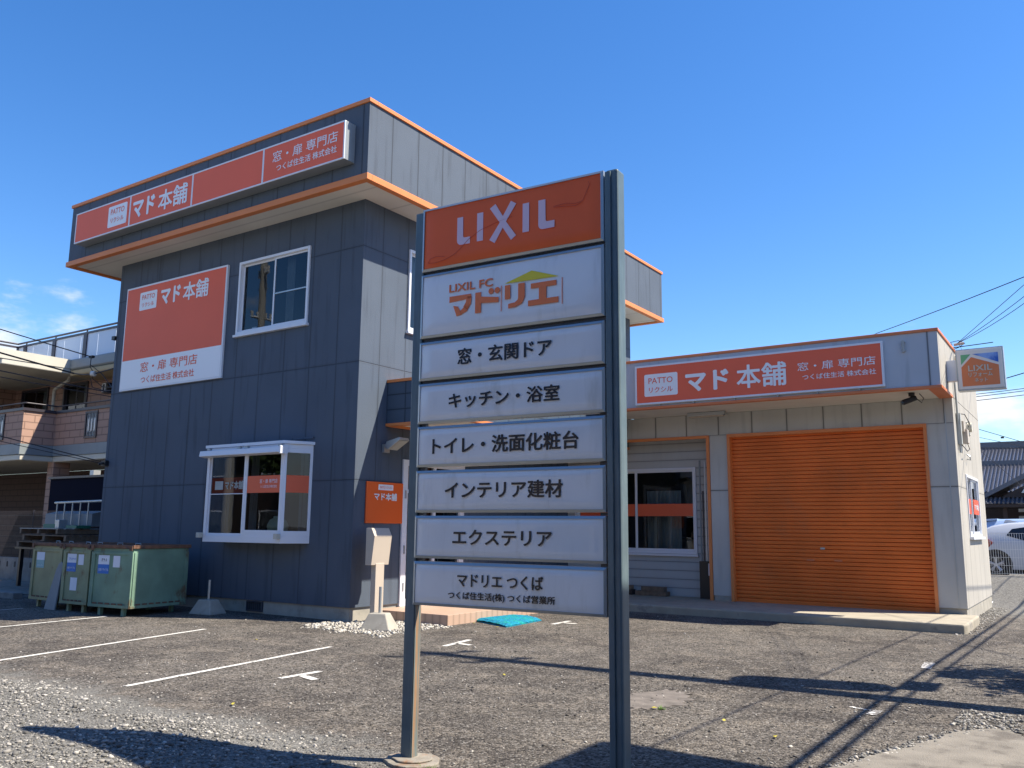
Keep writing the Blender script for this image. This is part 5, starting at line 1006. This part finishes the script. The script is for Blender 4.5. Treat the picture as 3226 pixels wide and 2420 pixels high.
# block wall and mesh fence, left
bwl = thing('block_wall', 'low grey block wall in front of the apartment building', 'wall', (-24, 12.1, 0))
MB().box(-40, -18.6, 12.0, 12.15, -0.02, 0.60).build('blocks', 'block', bwl); k = MB()
for i in range(12): x = -24.9 + i * 0.4; k.box(x, x + 0.06, 11.99, 11.999, 0.36, 0.5)
k.build('openings', 'dark', bwl)
def mesh_fence(x0, x1, y, z0, z1, wx, wz, m_, label, r=0.004, posts=2.0, pm=None):
    t = thing('mesh_fence', label, 'fence', ((x0 + x1) / 2, y, z0)); k = MB(); x = x0
    while x <= x1: k.box(x - r, x + r, y - r, y + r, z0 + 0.03, z1); x += wx
    z = z0 + 0.05
    while z <= z1: k.box(x0, x1, y - r - 0.006, y - r, z - r, z + r); z += wz
    k.build('mesh', m_, t)
    x = x0
    while x <= x1: MB().cyl((x, y + 0.03, z0 - 0.05), (x, y + 0.03, z1 + 0.02), 0.02).build('post', pm or m_, t); x += posts
    return t
mesh_fence(-34, -17.6, 12.3, 0.55, 1.85, 0.06, 0.28, 'bronze', 'dark wire mesh fence standing on the low block wall', r=0.003)
struct(MB().box(-45, -19.2, 9.4, 11.98, -0.02, 0.018).build('pavement', 'road'))
MB_k = MB().box(-40, -18.3, 9.15, 9.35, -0.02, 0.12); tag(MB_k.build('low_kerb', 'block', bevel=0.02), 'dark low concrete kerb left of the olive bin', 'kerb')
dsh = thing('storage_shed', 'dark blue black storage shed standing behind the pallets', 'shed', (-21, 13.4, 0)); MB().box(-24.0, -17.6, 12.7, 14.2, 0, 2.72).build('wall', mat('shed_dark_blue', (0.008, 0.009, 0.02), 0.95, spec=0.1), dsh); MB().box(-24.05, -17.55, 12.65, 14.25, 2.722, 2.78).build('roof', 'bronze', dsh)
MB().box(-22.6, -22.42, 13.0, 13.2, 2.79, 2.95).build('vent', 'galv', dsh)
# pallets with odds and ends
pl = []
for i, (z, dx, lab) in enumerate(((0.95, 0.0, 'weathered wooden pallet at the bottom of the stack behind the bins'), (1.11, 0.15, 'weathered wooden pallet in the middle of the stack behind the bins'), (1.27, -0.1, 'greenish wooden pallet on top of the stack behind the bins'))):
    t = thing('wooden_pallet', lab, 'pallet', (-20.8 + dx, 11.4, z), R(-3 * i), 'pallets stacked behind the bins'); k = MB()
    for j in range(6): k.box(-1.1, 1.1, -0.5 + j * 0.18, -0.38 + j * 0.18, 0.11, 0.13)
    k.build('top_boards', 'wood' if i < 2 else 'slate', t, world=False); k = MB()
    for x in (-1.08, -0.05, 0.98): MB().box(x, x + 0.1, -0.5, 0.52, 0.0, 0.109).build('bearer', 'wood', t, world=False)
sk = thing('steel_rack', 'dark steel rack that carries the pallets behind the bins', 'rack', (-20.8, 11.4, 0)); k = MB()
for x in (-21.8, -19.8):
    for y in (11.0, 11.8): k.box(x - 0.04, x + 0.04, y - 0.04, y + 0.04, 0, 0.90)
k.build('leg', 'black', sk); MB().box(-21.95, -19.6, 10.9, 11.95, 0.9, 0.945).build('shelf', 'black', sk)
tag(MB().box(-21.3, -20.8, 11.2, 11.5, 1.402, 1.5).build('crate', 'green_crate'), 'flat green plastic crate on the top pallet', 'crate'); tag(MB().box(-20.6, -20.42, 11.1, 11.3, 1.402, 1.6).build('can', 'galv', bevel=0.01), 'upright grey metal can on the top pallet', 'can'); tag(MB().box(-20.2, -19.75, 11.15, 11.5, 1.402, 1.47).build('crate', 'green_crate'), 'dark green crate at the right end of the top pallet', 'crate')
tr_ = MB(); tr_.prism([(11.6, 1.45), (11.6, 1.75), (11.9, 1.82), (12.0, 1.45)], 0, 'x', -22.0, -19.9); tag(tr_.build('tarpaulin', 'greyboard'), 'grey tarpaulin bundle behind the pallets', 'tarpaulin')
rk = thing('pipe_barrier', 'grey tubular barrier standing up behind the pallets', 'barrier', (-20.8, 11.3, 1.5)); k = MB(); k.cyl((-21.5, 11.55, 2.02), (-19.2, 11.55, 2.05), 0.03)
k.build('top_rail', 'alu', rk); k = MB()
for x in (-21.4, -21.05, -20.7, -20.35, -20.0): MB().cyl((x, 11.55, 1.4), (x, 11.55, 2.02), 0.018).build('bar', 'alu', rk)

# ------------------------------------------------------------------ right background
mesh_fence(-7, 6, 24.0, 0.5, 1.5, 0.052, 0.19, 'whitewire', 'white wire mesh fence in front of the parked white car', r=0.0035, posts=2.0)
def wheel(parent, x, y, z, r=0.325, wd=0.2):
    k = MB(); n = 28
    prof_ = [(r * 0.62, 0.0), (r * 0.9, 0.0), (r, 0.03), (r, wd - 0.03), (r * 0.9, wd), (r * 0.62, wd)]
    vs = [(x + a * math.cos(2 * math.pi * i / n), y + d_, z + a * math.sin(2 * math.pi * i / n)) for a, d_ in prof_ for i in range(n)]
    k.add(vs, [(j * n + i, j * n + (i + 1) % n, (j + 1) * n + (i + 1) % n, (j + 1) * n + i) for j in range(len(prof_) - 1) for i in range(n)])
    ty = k.build('wheel', 'rubber', parent, smooth=True)
    k = MB(); k.cyl((x, y + 0.01, z), (x, y + 0.05, z), r * 0.14, n=12)
    for s_ in range(5):
        a = 2 * math.pi * s_ / 5 + 0.3
        for da in (-0.12, 0.12):
            p = (x + r * 0.62 * math.cos(a + da), y + 0.02, z + r * 0.62 * math.sin(a + da)); k.cyl((x, y + 0.03, z), p, 0.022, 0.018, 6)
    m_ = 24; vs = [(x + q_ * math.cos(2 * math.pi * i / m_), y + 0.012, z + q_ * math.sin(2 * math.pi * i / m_)) for q_ in (r * 0.6, r * 0.7) for i in range(m_)]; k.add(vs, [(i, (i + 1) % m_, m_ + (i + 1) % m_, m_ + i) for i in range(m_)])
    k.build('rim', 'chrome', ty); k = MB(); k.cyl((x, y + 0.07, z), (x, y + 0.08, z), r * 0.62, n=20); k.build('brake_disc', 'black', ty); return ty
def car(name, label, x0, y0, z0, L, Wd, roofline, belt, sill, m_, glassline, wheels, rear=True):
    """side profile along +x, lofted across the width with tumblehome"""
    t = thing(name, label, 'car', (x0 + L / 2, y0 + Wd / 2, z0))
    n = len(roofline); secs = []
    for wy, inset_top, inset_all in ((0.0, 0.16, 0.05), (0.06, 0.08, 0.0), (0.5, 0.0, 0.0), (0.94, 0.08, 0.0), (1.0, 0.16, 0.05)):
        row = []
        for (x, zt) in roofline:
            row.append((x0 + x, wy, zt, inset_top, inset_all))
        secs.append(row)
    k = MB(); vs = []; fs = []
    # section at each x: points from sill near side up to roof and down far side
    nx_ = len(roofline)
    for (x, zt) in roofline:
        bz = belt; lowz = sill
        hi = max(zt, bz + 0.001) if zt > bz else zt
        tum = 0.22 * max(0, hi - bz) / 0.6
        ring_ = [(0.03, lowz), (0.0, lowz + 0.12), (0.0, min(bz - 0.12, hi - 0.05)), (0.03, min(bz, hi - 0.02)), (0.03 + tum, hi - 0.05 if hi > bz + 0.06 else hi - 0.015), (0.12 + tum, hi), (0.5 * Wd, hi + 0.02)]
        full = ring_ + [(Wd - a, b) for a, b in ring_[:-1][::-1]]
        vs += [(x0 + x, y0 + a, z0 + b) for a, b in full]
    m2 = 13
    for i in range(nx_ - 1):
        for j in range(m2 - 1): fs.append((i * m2 + j, (i + 1) * m2 + j, (i + 1) * m2 + j + 1, i * m2 + j + 1))
    fs.append(tuple(range(m2))); fs.append(tuple(range((nx_ - 1) * m2, nx_ * m2))[::-1]); k.v = vs; k.f = fs
    body = k.build('body', m_, t, smooth=True); body.data.polygons[-1].use_smooth = False
    es = body.modifiers.new('edges', 'EDGE_SPLIT'); es.split_angle = R(40)
    for g_ in glassline:
        k = MB()
        vs = []
        for (x, z) in g_:
            tum = 0.22 * max(0, z - belt) / 0.6; vs.append((x0 + x, y0 + 0.012 + tum * 0.98, z0 + z))
        k.add(vs, [tuple(range(len(vs)))]); k.build('side_window', mat('car_glass', (0.02, 0.022, 0.028), 0.08), t)
    for wx in wheels:
        k = MB(); k.cyl((x0 + wx, y0 - 0.012, z0 + 0.34), (x0 + wx, y0 + 0.06, z0 + 0.34), 0.40, n=28); k.build('wheel_arch', 'black', t)
        wheel(t, x0 + wx, y0 - 0.03, z0 + 0.325)
        wheel(t, x0 + wx, y0 + Wd - 0.2, z0 + 0.325)
    return t
hatch = [(0.0, 0.75), (0.05, 0.95), (0.16, 1.08), (0.35, 1.26), (0.6, 1.38), (1.0, 1.46), (1.6, 1.50), (2.2, 1.47), (2.8, 1.30), (3.3, 1.05), (3.5, 0.98), (4.0, 0.90), (4.3, 0.78), (4.4, 0.6)]
c1 = car('parked_car', 'white hatchback with a shark-fin aerial parked behind the mesh fence', -3.1, 27.6, 0.32, 4.4, 1.75, hatch, 0.98, 0.2, 'carwhite', [[(0.95, 1.12), (1.1, 1.30), (1.7, 1.40), (2.2, 1.38), (2.75, 1.22), (3.1, 1.02), (2.1, 0.90), (1.5, 0.95)]], (0.66, 3.35))
MB().prism([(-3.06, 1.30), (-2.62, 1.36), (-2.46, 1.24), (-2.6, 1.10), (-3.0, 1.04)], 0, 'y', 27.585, 27.65).build('tail_lamp', 'redlamp', c1, bevel=0.01)
MB().prism([(-2.25, 1.78), (-2.2, 1.88), (-2.1, 1.88), (-1.85, 1.81)], 0, 'y', 28.45, 28.49).build('aerial', 'carwhite', c1)
vanp = [(0.0, 0.8), (0.03, 1.3), (0.12, 1.56), (0.4, 1.62), (1.5, 1.64), (3.0, 1.62), (3.5, 1.5), (4.1, 1.05), (4.6, 0.9), (4.75, 0.6)]
c2 = car('parked_van', 'silver blue minivan with a roof spoiler parked behind the white car', -3.05, 30.6, 0.3, 4.75, 1.75, vanp, 0.98, 0.25, 'vanblue', [[(0.6, 1.08), (0.65, 1.42), (2.8, 1.45), (3.3, 1.36), (3.8, 1.04)]], (0.9, 3.7))
MB().prism([(-3.12, 1.84), (-2.95, 1.93), (-2.6, 1.95), (-2.6, 1.90), (-2.95, 1.87)], 0, 'y', 30.8, 32.1).build('spoiler', 'vanblue', c2)
# tiled house, some 75 m off
th = thing('tiled_house', 'old house with a dark glazed tile roof beyond the parked cars', 'house', (0, 80, 0.3))
MB().box(-17, 19, 76.2, 92, 0.2, 4.9).build('wall', 'oldwood', th)
k = MB(); k.box(-4.95, -2.85, 76.08, 76.18, 3.1, 3.9); k.box(-2.6, 0.4, 76.08, 76.18, 3.1, 3.9); k.box(-4.95, -4.2, 76.08, 76.18, 0.9, 2.8); k.build('plaster_panel', 'plaster', th)
def tiled(x0, x1, y0, z0, y1, z1, parent, pitch=0.27):
    k = MB(); k.quad((x0, y0, z0), (x1, y0, z0), (x1, y1, z1), (x0, y1, z1)); n_ = int((x1 - x0) / pitch); d = Vector((0, y1 - y0, z1 - z0)); Ln = d.length; rows = int(Ln / 0.27); up = Vector((0, -d.z, d.y)).normalized()
    for i in range(n_ + 1):
        x = x0 + i * pitch
        for j in range(rows):
            a = Vector((x, y0, z0)) + d * (j / rows) + up * 0.05; b = Vector((x, y0, z0)) + d * ((j + 1.0) / rows) + up * 0.01; k.cyl(a, b, 0.08, 0.062, 6)
    return k.build('roof_slope', 'kawara', parent, smooth=False)
tiled(-8.2, 3.5, 74.6, 4.55, 80.6, 7.0, th); MB().box(-17, 17, 74.55, 76.2, 4.3, 4.5).build('eaves', 'oldwood', th)
MB().box(-17, 17, 80.5, 81.0, 6.8, 7.35).build('ridge', 'kawara', th); tiled(-9.0, 3.5, 81.3, 7.3, 85.5, 8.75, th); MB().box(-9.0, 4.5, 80.9, 81.3, 7.1, 7.3).build('eaves', 'kawara', th); MB().box(-9.0, 4.5, 85.5, 86.0, 8.7, 9.35).build('ridge', 'kawara', th)
po = thing('porch_roof', 'small gabled tile porch roof in front of the old house', 'porch', (-3.4, 71, 0.3)); gx = -3.6
k = MB(); k.prism([(gx - 3.0, 3.95), (gx, 5.55), (gx + 3.0, 3.95), (gx + 3.0, 4.25), (gx, 5.9), (gx - 3.0, 4.25)], 0, 'y', 70.0, 74.4); k.build('gable', 'kawara', po); MB().prism([(gx - 2.0, 4.0), (gx, 5.1), (gx + 2.0, 4.0)], 0, 'y', 70.3, 70.5).build('tympanum', 'oldwood', po)
MB().prism([(gx - 0.7, 4.3), (gx - 0.5, 4.6), (gx + 0.5, 4.6), (gx + 0.7, 4.3)], 0, 'y', 70.15, 70.29).build('plaster_panel', 'plaster', po)
tiled(gx - 3.4, gx + 5.5, 69.4, 3.55, 70.6, 4.0, po); MB().box(gx - 3.4, gx + 5.5, 69.45, 74.0, 3.3, 3.5).build('eaves', 'oldwood', po)
for x in (gx - 1.9, gx + 3.8): MB().box(x, x + 0.25, 70.0, 70.25, 0.25, 3.3).build('pillar', 'oldwood', po)
MB().cyl((gx + 1.8, 70.4, 3.3), (gx + 1.8, 70.4, 2.8), 0.16, n=8).build('lantern', 'plaster', po)
# stick lying on the gravel
tag(MB().tube([(-2.05, 20.9, 0.02), (-1.95, 22.0, 0.10), (-1.75, 23.2, 0.40)], 0.014).build('white_stick', 'whitewire'), 'thin white stick lying on the gravel behind the garage', 'stick')

# ------------------------------------------------------------------ cables, poles
def sag(a, b, s, n=14):
    a, b = Vector(a), Vector(b); return [a + (b - a) * (i / n) - Vector((0, 0, s * 4 * (i / n) * (1 - i / n))) for i in range(n + 1)]
def cable(a, b, s, r, label, m_='cable', group=None): return tag(MB().tube(sag(a, b, s), r).build('overhead_cable', m_), label, 'cable', group)
HUB = (-1.87, 17.35, 4.93)
P1T = (1.15, 12.6, 11.8)
cable((-5.49, 29.5, 7.94), (5.6, 11.4, 6.51), 0.12, 0.011, 'single thin cable slanting down behind the garage roof from upper right')
cable((-9.5, 36.0, 8.3), (-5.49, 29.5, 7.94), 0.0, 0.011, 'far end of the thin cable beyond the garage roof')
for i, (dz, s_) in enumerate(((0.0, 0.0), (-0.03, 0.14), (-0.05, 0.22))):
    cable(HUB, (1.2, 10.8, 5.6 + dz * 3), s_, 0.005, ('uppermost taut service cable reaching the garage corner', 'middle sagging service cable reaching the garage corner', 'lowest sagging service cable reaching the garage corner')[i], group='service cables at the garage corner')
hb = thing('cable_anchor', 'knot of insulators and wires at the garage roof edge', 'insulator', (-1.9, 17.4, 4.9)); k = MB(); k.cyl((CXg, 17.37, 4.86), (-1.30, 17.42, 4.90), 0.008)
k.tube([(-1.95, 17.3, 4.90), (-1.98, 17.35, 4.96), (-1.85, 17.4, 4.99), (-1.75, 17.4, 4.93), (-1.85, 17.38, 4.86), (-1.97, 17.3, 4.80)], 0.007); k.tube([(-1.85, 17.4, 4.92), (-1.80, 17.4, 4.8), (-1.93, 17.4, 4.7), (-1.93, 17.3, 4.5)], 0.007); k.build('wires', 'cable', hb)
k = MB(); k.cyl((-1.93, 17.36, 4.91), (-1.76, 17.38, 4.93), 0.025); k.cyl((-1.9, 17.3, 4.66), (-1.9, 17.3, 4.52), 0.03); k.build('insulator', 'beige', hb)
yy = 26.0
cable((-2.2, 24.8, 5.25), (1.0, 25.1, 6.2), 0.05, 0.013, 'cable right of the blade sign at mid height')
for i, (z0_, z1_) in enumerate(((5.75, 5.93), (5.67, 5.87), (5.55, 5.74))): cable((-3.6, 29.8, z0_ - 0.05), (2, 30.2, z1_ + 0.25), 0.05, 0.011, ('upper', 'middle', 'lower')[i] + ' of three parallel cables low in the sky right of the garage', group='three parallel cables right of the garage')
cable((-3.9, 34.8, 5.42), (0, 35.1, 3.9), 0.0, 0.012, 'cable with a small splice sloping down to the right behind the garage'); tag(MB().box(-2.62, -2.52, 34.87, 34.95, 4.82, 4.88).build('splice_box', 'black'), 'small splice box on the sloping cable', 'box')
cable((-3.9, 34.8, 5.06), (0, 35.1, 3.95), 0.0, 0.009, 'thinner cable sloping down below the spliced one')
cable((-3.9, 34.8, 4.54), (0, 35.1, 4.40), 0.02, 0.016, 'thick level cable just above the tiled roof')
cable((-3.11, 32.85, 4.25), (-1.3, 33.0, 2.3), 0.0, 0.008, 'thin stay wire crossing the tiled roof')
# pole on the right, outside the frame; lean shaped to lay its shadow across
PB = Vector((1.25, 8.95, 0)); PT = Vector((1.0, 12.45, 11.9))
def pole(label, B, T_, arms, drum=True):
    t = thing('utility_pole', label, 'pole', tuple(B)); d = T_ - B
    MB().cyl(B, T_, 0.17, 0.105, 16).build('shaft', 'polecon', t)
    for f_, L_, ang in arms:
        c = B + d * f_; v_ = Vector((math.cos(ang), math.sin(ang), 0)) * L_; k = MB(); k.cyl(c - v_, c + v_, 0.045, n=8)
        k.build('crossarm', 'galv', t)
        for s_ in (-0.9, -0.35, 0.35, 0.9): MB().cyl(c + v_ * s_, c + v_ * s_ + Vector((0, 0, 0.22)), 0.045, 0.06, 8).build('insulator', 'plaster', t)
    for f_ in (0.3, 0.36, 0.42, 0.5, 0.58, 0.66, 0.74):
        c = B + d * f_; MB().cyl(c - Vector((0.26, 0, 0)), c + Vector((0.26, 0, 0)), 0.012, n=6).build('step_bolt', 'galv', t)
    return t
p1 = pole('unseen concrete utility pole with a transformer, leaned to lay its shadow across the car park', PB, PT, ((0.97, 0.55, R(65)), (0.86, 0.4, R(65))))
c = PB + (PT - PB) * 0.46 + Vector((0, 0.35, 0)); MB().cyl(c - Vector((0, 0.05, 0.75)), c + Vector((0, 0.2, 0.75)), 0.27, n=16).build('transformer', 'galv', p1)
p2 = pole('concrete utility pole with brackets left of the car park', Vector((-23.4, 1.6, 0)), Vector((-23.4, 1.6, 13)), ((0.93, 0.9, R(20)), (0.78, 0.5, R(20)), (0.66, 0.4, R(110)), (0.6, 0.4, R(20))))
MB().cyl((-23.1, 1.7, 6.2), (-23.1, 1.7, 7.2), 0.2).build('transformer', 'galv', p2)
P2 = (-23.3, 1.6)
for i, (z_, r_, end, zl) in enumerate(((7.3, 0.02, (-17.42, 10.37, 4.43), 'thick dark'), (7.9, 0.012, (-18.29, 10.31, 5.18), 'uppermost thin'), (6.2, 0.012, (-17.42, 10.37, 4.30), 'second lowest'), (5.9, 0.009, (-17.45, 10.37, 4.22), 'thinner twin of the second lowest'), (5.6, 0.011, (-17.42, 10.39, 2.79), 'lowest'), (5.2, 0.008, (-17.42, 10.37, 2.76), 'faint twin of the lowest'))):
    e2 = end if i else (-19.32, 10.52, 4.93)
    cable(e2, (*P2, z_), 0.1, r_, zl + ' service cable running left from the navy building corner', group='service cables left of the navy building')
kk = thing('cable_cluster', 'tangle of drop wires and clamps at the left corner of the navy building', 'wires', (-18.2, 10.4, 4.8)); k = MB()
k.tube([(-18.29, 10.31, 5.18), (-18.30, 10.31, 4.95), (-18.24, 10.38, 4.82), (-18.26, 10.36, 4.70), (-18.15, 10.55, 4.52), (-17.42, 10.37, 4.43)], 0.010); k.tube([(-18.29, 10.31, 5.0), (-18.12, 10.5, 4.8), (-17.8, 10.5, 4.55), (-17.42, 10.36, 4.40)], 0.009); k.tube([(-19.32, 10.52, 4.93), (-18.9, 10.5, 4.86), (-18.3, 10.4, 4.80), (-17.42, 10.37, 4.85)], 0.014); k.tube([(-18.28, 10.33, 4.70), (-18.26, 10.38, 4.5), (-18.0, 10.5, 4.42), (-17.42, 10.38, 4.36)], 0.010); k.box(-18.34, -18.2, 10.28, 10.34, 5.15, 5.2); k.build('wires', 'cable', kk)
MB().cyl((-18.28, 10.34, 4.80), (-18.2, 10.38, 4.80), 0.06, n=12).build('insulator', 'plaster', kk)
# cables running along the road on the right (their shadows cross the car park)
for i, (x_, z_, r_) in enumerate(((1.32, 4.55, 0.035), (1.52, 4.6, 0.028))):
    cable((x_, -20, z_ + 0.8), (x_ - 0.05, 10.2, z_), 0.2, r_, ('inner thick', 'outer thick')[i] + ' cable along the road toward the camera, right of frame'); cable((x_ - 0.05, 10.2, z_), (x_ + 0.6, 45, z_ + 0.6), 0.3, r_ * 0.8, ('inner', 'outer')[i] + ' thick cable along the road going away, right of frame')
for x_, y_, z_ in ((1.42, 10.9, 4.5), (1.62, 11.9, 4.45)): tag(MB().cyl((x_, y_, z_), (x_ + 0.01, y_ + 0.5, z_ + 0.03), 0.15, n=12).build('splice_closure', 'black'), 'black splice closure on the road cable ' + ('nearer' if y_ < 11.2 else 'farther'), 'closure')
cable((0.55, 6.0, 5.0), (1.35, 30, 5.1), 0.15, 0.014, 'thin lone cable along the car park edge, right of frame')
# unseen roof slab and shop, added to throw the shadow beside the pylon sign
nb = thing('shadow_caster_shop', 'unseen flat-roofed shop added right of the camera, eaves shaped to cast a shadow', 'building', (6, 3, 0)); MB().box(2.6, 12, -4, 5.6, 0, 5.2).build('wall', 'bg_house', nb); MB().box(0.58, 13, -5, 7.62, 5.3, 5.5).build('roof', 'roof', nb)
for x, y in ((2.2, 5.8), (2.2, -1)): MB().box(x, x + 0.12, y, y + 0.12, 0, 5.3).build('pillar', 'alu', nb)

# trees: tapered trunk, limbs, leaf clusters
def tree(x, y, h, cr, label, seed, nleaf=5000, lsz=0.07, name='tree', m_='leaf'):
    rnd = np.random.RandomState(seed); t = thing(name, label, 'tree', (x, y, gz(x, y)))
    k = MB(); k.tube([(x, y, 0), (x + 0.05, y, h * 0.3), (x, y + 0.05, h * 0.62)], 0.09, 8); cs = []
    for i in range(9):
        a = rnd.uniform(0, 6.28); rr_ = rnd.uniform(0.3, 0.85) * cr; p = (x + rr_ * math.cos(a), y + rr_ * math.sin(a), h * rnd.uniform(0.55, 0.95)); cs.append(p); k.tube([(x, y, h * rnd.uniform(0.3, 0.55)), ((x + p[0]) / 2, (y + p[1]) / 2, p[2] * 0.8), p], 0.03, 5)
    k.build('trunk', 'bark', t)
    C = np.array(cs); idx = rnd.randint(0, len(C), nleaf); P_ = C[idx] + rnd.normal(0, cr * 0.24, (nleaf, 3)) * [1, 1, 0.8]
    u = rnd.normal(size=(nleaf, 3)); u /= np.linalg.norm(u, axis=1)[:, None]; v_ = np.cross(u, rnd.normal(size=(nleaf, 3))); v_ /= np.linalg.norm(v_, axis=1)[:, None]; s_ = lsz * rnd.uniform(0.6, 1.3, (nleaf, 1))
    V = np.stack([P_ - u * s_, P_ + v_ * s_ * 0.5, P_ + u * s_, P_ - v_ * s_ * 0.5], 1).reshape(-1, 3); me = bpy.data.meshes.new('crown'); inv = WM[t.name].inverted()
    V = V + np.array(inv.translation)[None]
    me.from_pydata(V.tolist(), [], np.arange(nleaf * 4).reshape(-1, 4).tolist()); me.materials.append(M[m_]); o = bpy.data.objects.new('crown', me); COL.objects.link(o); o.parent = t; WM[o.name] = WM[t.name]
tree(1.85, 11.75, 3.7, 0.95, 'unseen leafy tree added to throw shade over the car park edge', 4, 3500, 0.09)  # out-of-view tree added to cast the jagged shade at the right
tree(-1.9, 52, 2.9, 0.9, 'rounded garden shrub in front of the tiled house', 8, 2500, 0.06, name='garden_shrub')
# what the windows and glossy panels mirror: houses across the road behind the camera
def bghouse(x, y, wd, dp, h, label, m_, rm='kawara'):
    t = thing('house', label, 'house', (x, y, 0)); MB().box(x - wd / 2, x + wd / 2, y - dp / 2, y + dp / 2, 0, h).build('wall', m_, t)
    MB().prism([(y - dp / 2 - 0.6, h), (y, h + dp * 0.3), (y + dp / 2 + 0.6, h)], 0, 'x', x - wd / 2 - 0.6, x + wd / 2 + 0.6).build('roof', rm, t)
    yf = y + dp / 2
    for i in range(3):
        for z in (1.0, 3.9):
            if z + 1.3 > h: continue
            a = x - wd / 2 + wd * (i + 0.25) / 3; k = MB(); k.frame('y', yf + 0.001, yf + 0.05, a, a + wd / 6, z, z + 1.25, 0.06); f_ = k.build('window', 'white', t); MB().box(a + 0.06, a + wd / 6 - 0.06, yf + 0.001, yf + 0.02, z + 0.06, z + 1.19).build('pane', 'glass_dark', f_)
for i, (x, y, h_, lb) in enumerate(((-13.5, -12.2, 6.5, 'tall dark evergreen added across the street to dim sky light, left of centre'), (-1.8, -12.3, 6.0, 'dark evergreen added behind the camera to dim sky light'))): tree(x, y, h_, 2.6, lb, 20 + i, 5200, 0.2, name='sky_block_evergreen', m_='leaf_dark')  # unseen evergreens added to hold back sky light from the shaded fronts
bghouse(-9, -14, 11, 8, 5.8, 'beige two-storey house across the road behind the camera', 'bg_house')
bghouse(-37, -12, 15, 8, 5.8, 'dark brown two-storey house across the road, left end', 'oldwood')
bghouse(-21.5, -15, 7, 7, 4.2, 'pale grey house across the road, left of centre', 'plaster')
bghouse(6, -15, 10, 8, 3.4, 'low brown house across the road, right end', 'wood')
tree(-29, -7.5, 6.0, 2.2, 'broad tree across the road behind the camera', 12, 5000, 0.16)
struct(MB().box(-80, 40, -9.5, -3.5, -0.02, 0.012).build('street', 'road'))
# fallen leaves and weeds
lv = []
rnd = random.Random(9)
for (x, y), lab in (((-8.35, 11.35), 'yellow leaf at the left corner of the teal green mat'), ((-7.75, 11.12), 'yellow leaf at the near corner of the teal green mat'), ((-3.25, 7.0), 'yellow green leaf on the pinkish patch right of the sign post'), ((-2.6, 6.9), 'brown yellow leaf between the pinkish patch and the worn white mark'), ((-2.1, 6.6), 'tiny yellow leaf beside the pole shadow crossing'), ((-5.2, 7.6), 'yellow leaf on the asphalt between the sign posts'), ((-9.4, 7.9), 'yellow leaf between two parking lines near the navy wall'), ((-6.2, 5.0), 'yellow leaf near the gravel edge left of the sign post')):
    s_ = rnd.uniform(0.018, 0.032); a = rnd.uniform(0, 6.28); k = MB(); z = gz(x, y) + 0.012
    P_ = [(x + s_ * math.cos(a + b) * f_, y + s_ * math.sin(a + b) * f_, z + rnd.uniform(0, 0.012)) for b, f_ in ((0, 1.3), (1.2, 0.7), (2.2, 0.8), (3.14, 1.1), (4.0, 0.7), (5.2, 0.8))]
    k.add(P_ + [(p[0], p[1], p[2] - 0.002) for p in P_], [tuple(range(6)), tuple(range(6, 12))[::-1]] + [(i, (i + 1) % 6, 6 + (i + 1) % 6, 6 + i) for i in range(6)])
    tag(k.build('fallen_leaf', 'leaf_yellow'), lab, 'leaf', 'fallen leaves on the asphalt')

# small weeds at the sign footing and on the pinkish patch
for (x, y), lab in (((-3.62, 4.45), 'small green weed at the foot of the left sign post'), ((-3.2, 7.05), 'small green weed on the pinkish patch right of the sign'), ((-1.98, 15.0), 'small green weed at the corner of the garage apron')):
    k = MB(); rnd = random.Random(int(abs(x) * 100))
    for i in range(26):
        a = rnd.uniform(0, 6.28); l = rnd.uniform(0.02, 0.055); bx, by = x + rnd.uniform(-.03, .03), y + rnd.uniform(-.03, .03); dx, dy = math.cos(a), math.sin(a); z = gz(x, y)
        k.add([(bx - dy * 0.004, by + dx * 0.004, z), (bx + dy * 0.004, by - dx * 0.004, z), (bx + dx * l, by + dy * l, z + l * 0.8)], [(0, 1, 2)])
    tag(k.build('weed', mat('fresh_weed_green', (0.12, 0.22, 0.03), 0.6)), lab, 'plant')
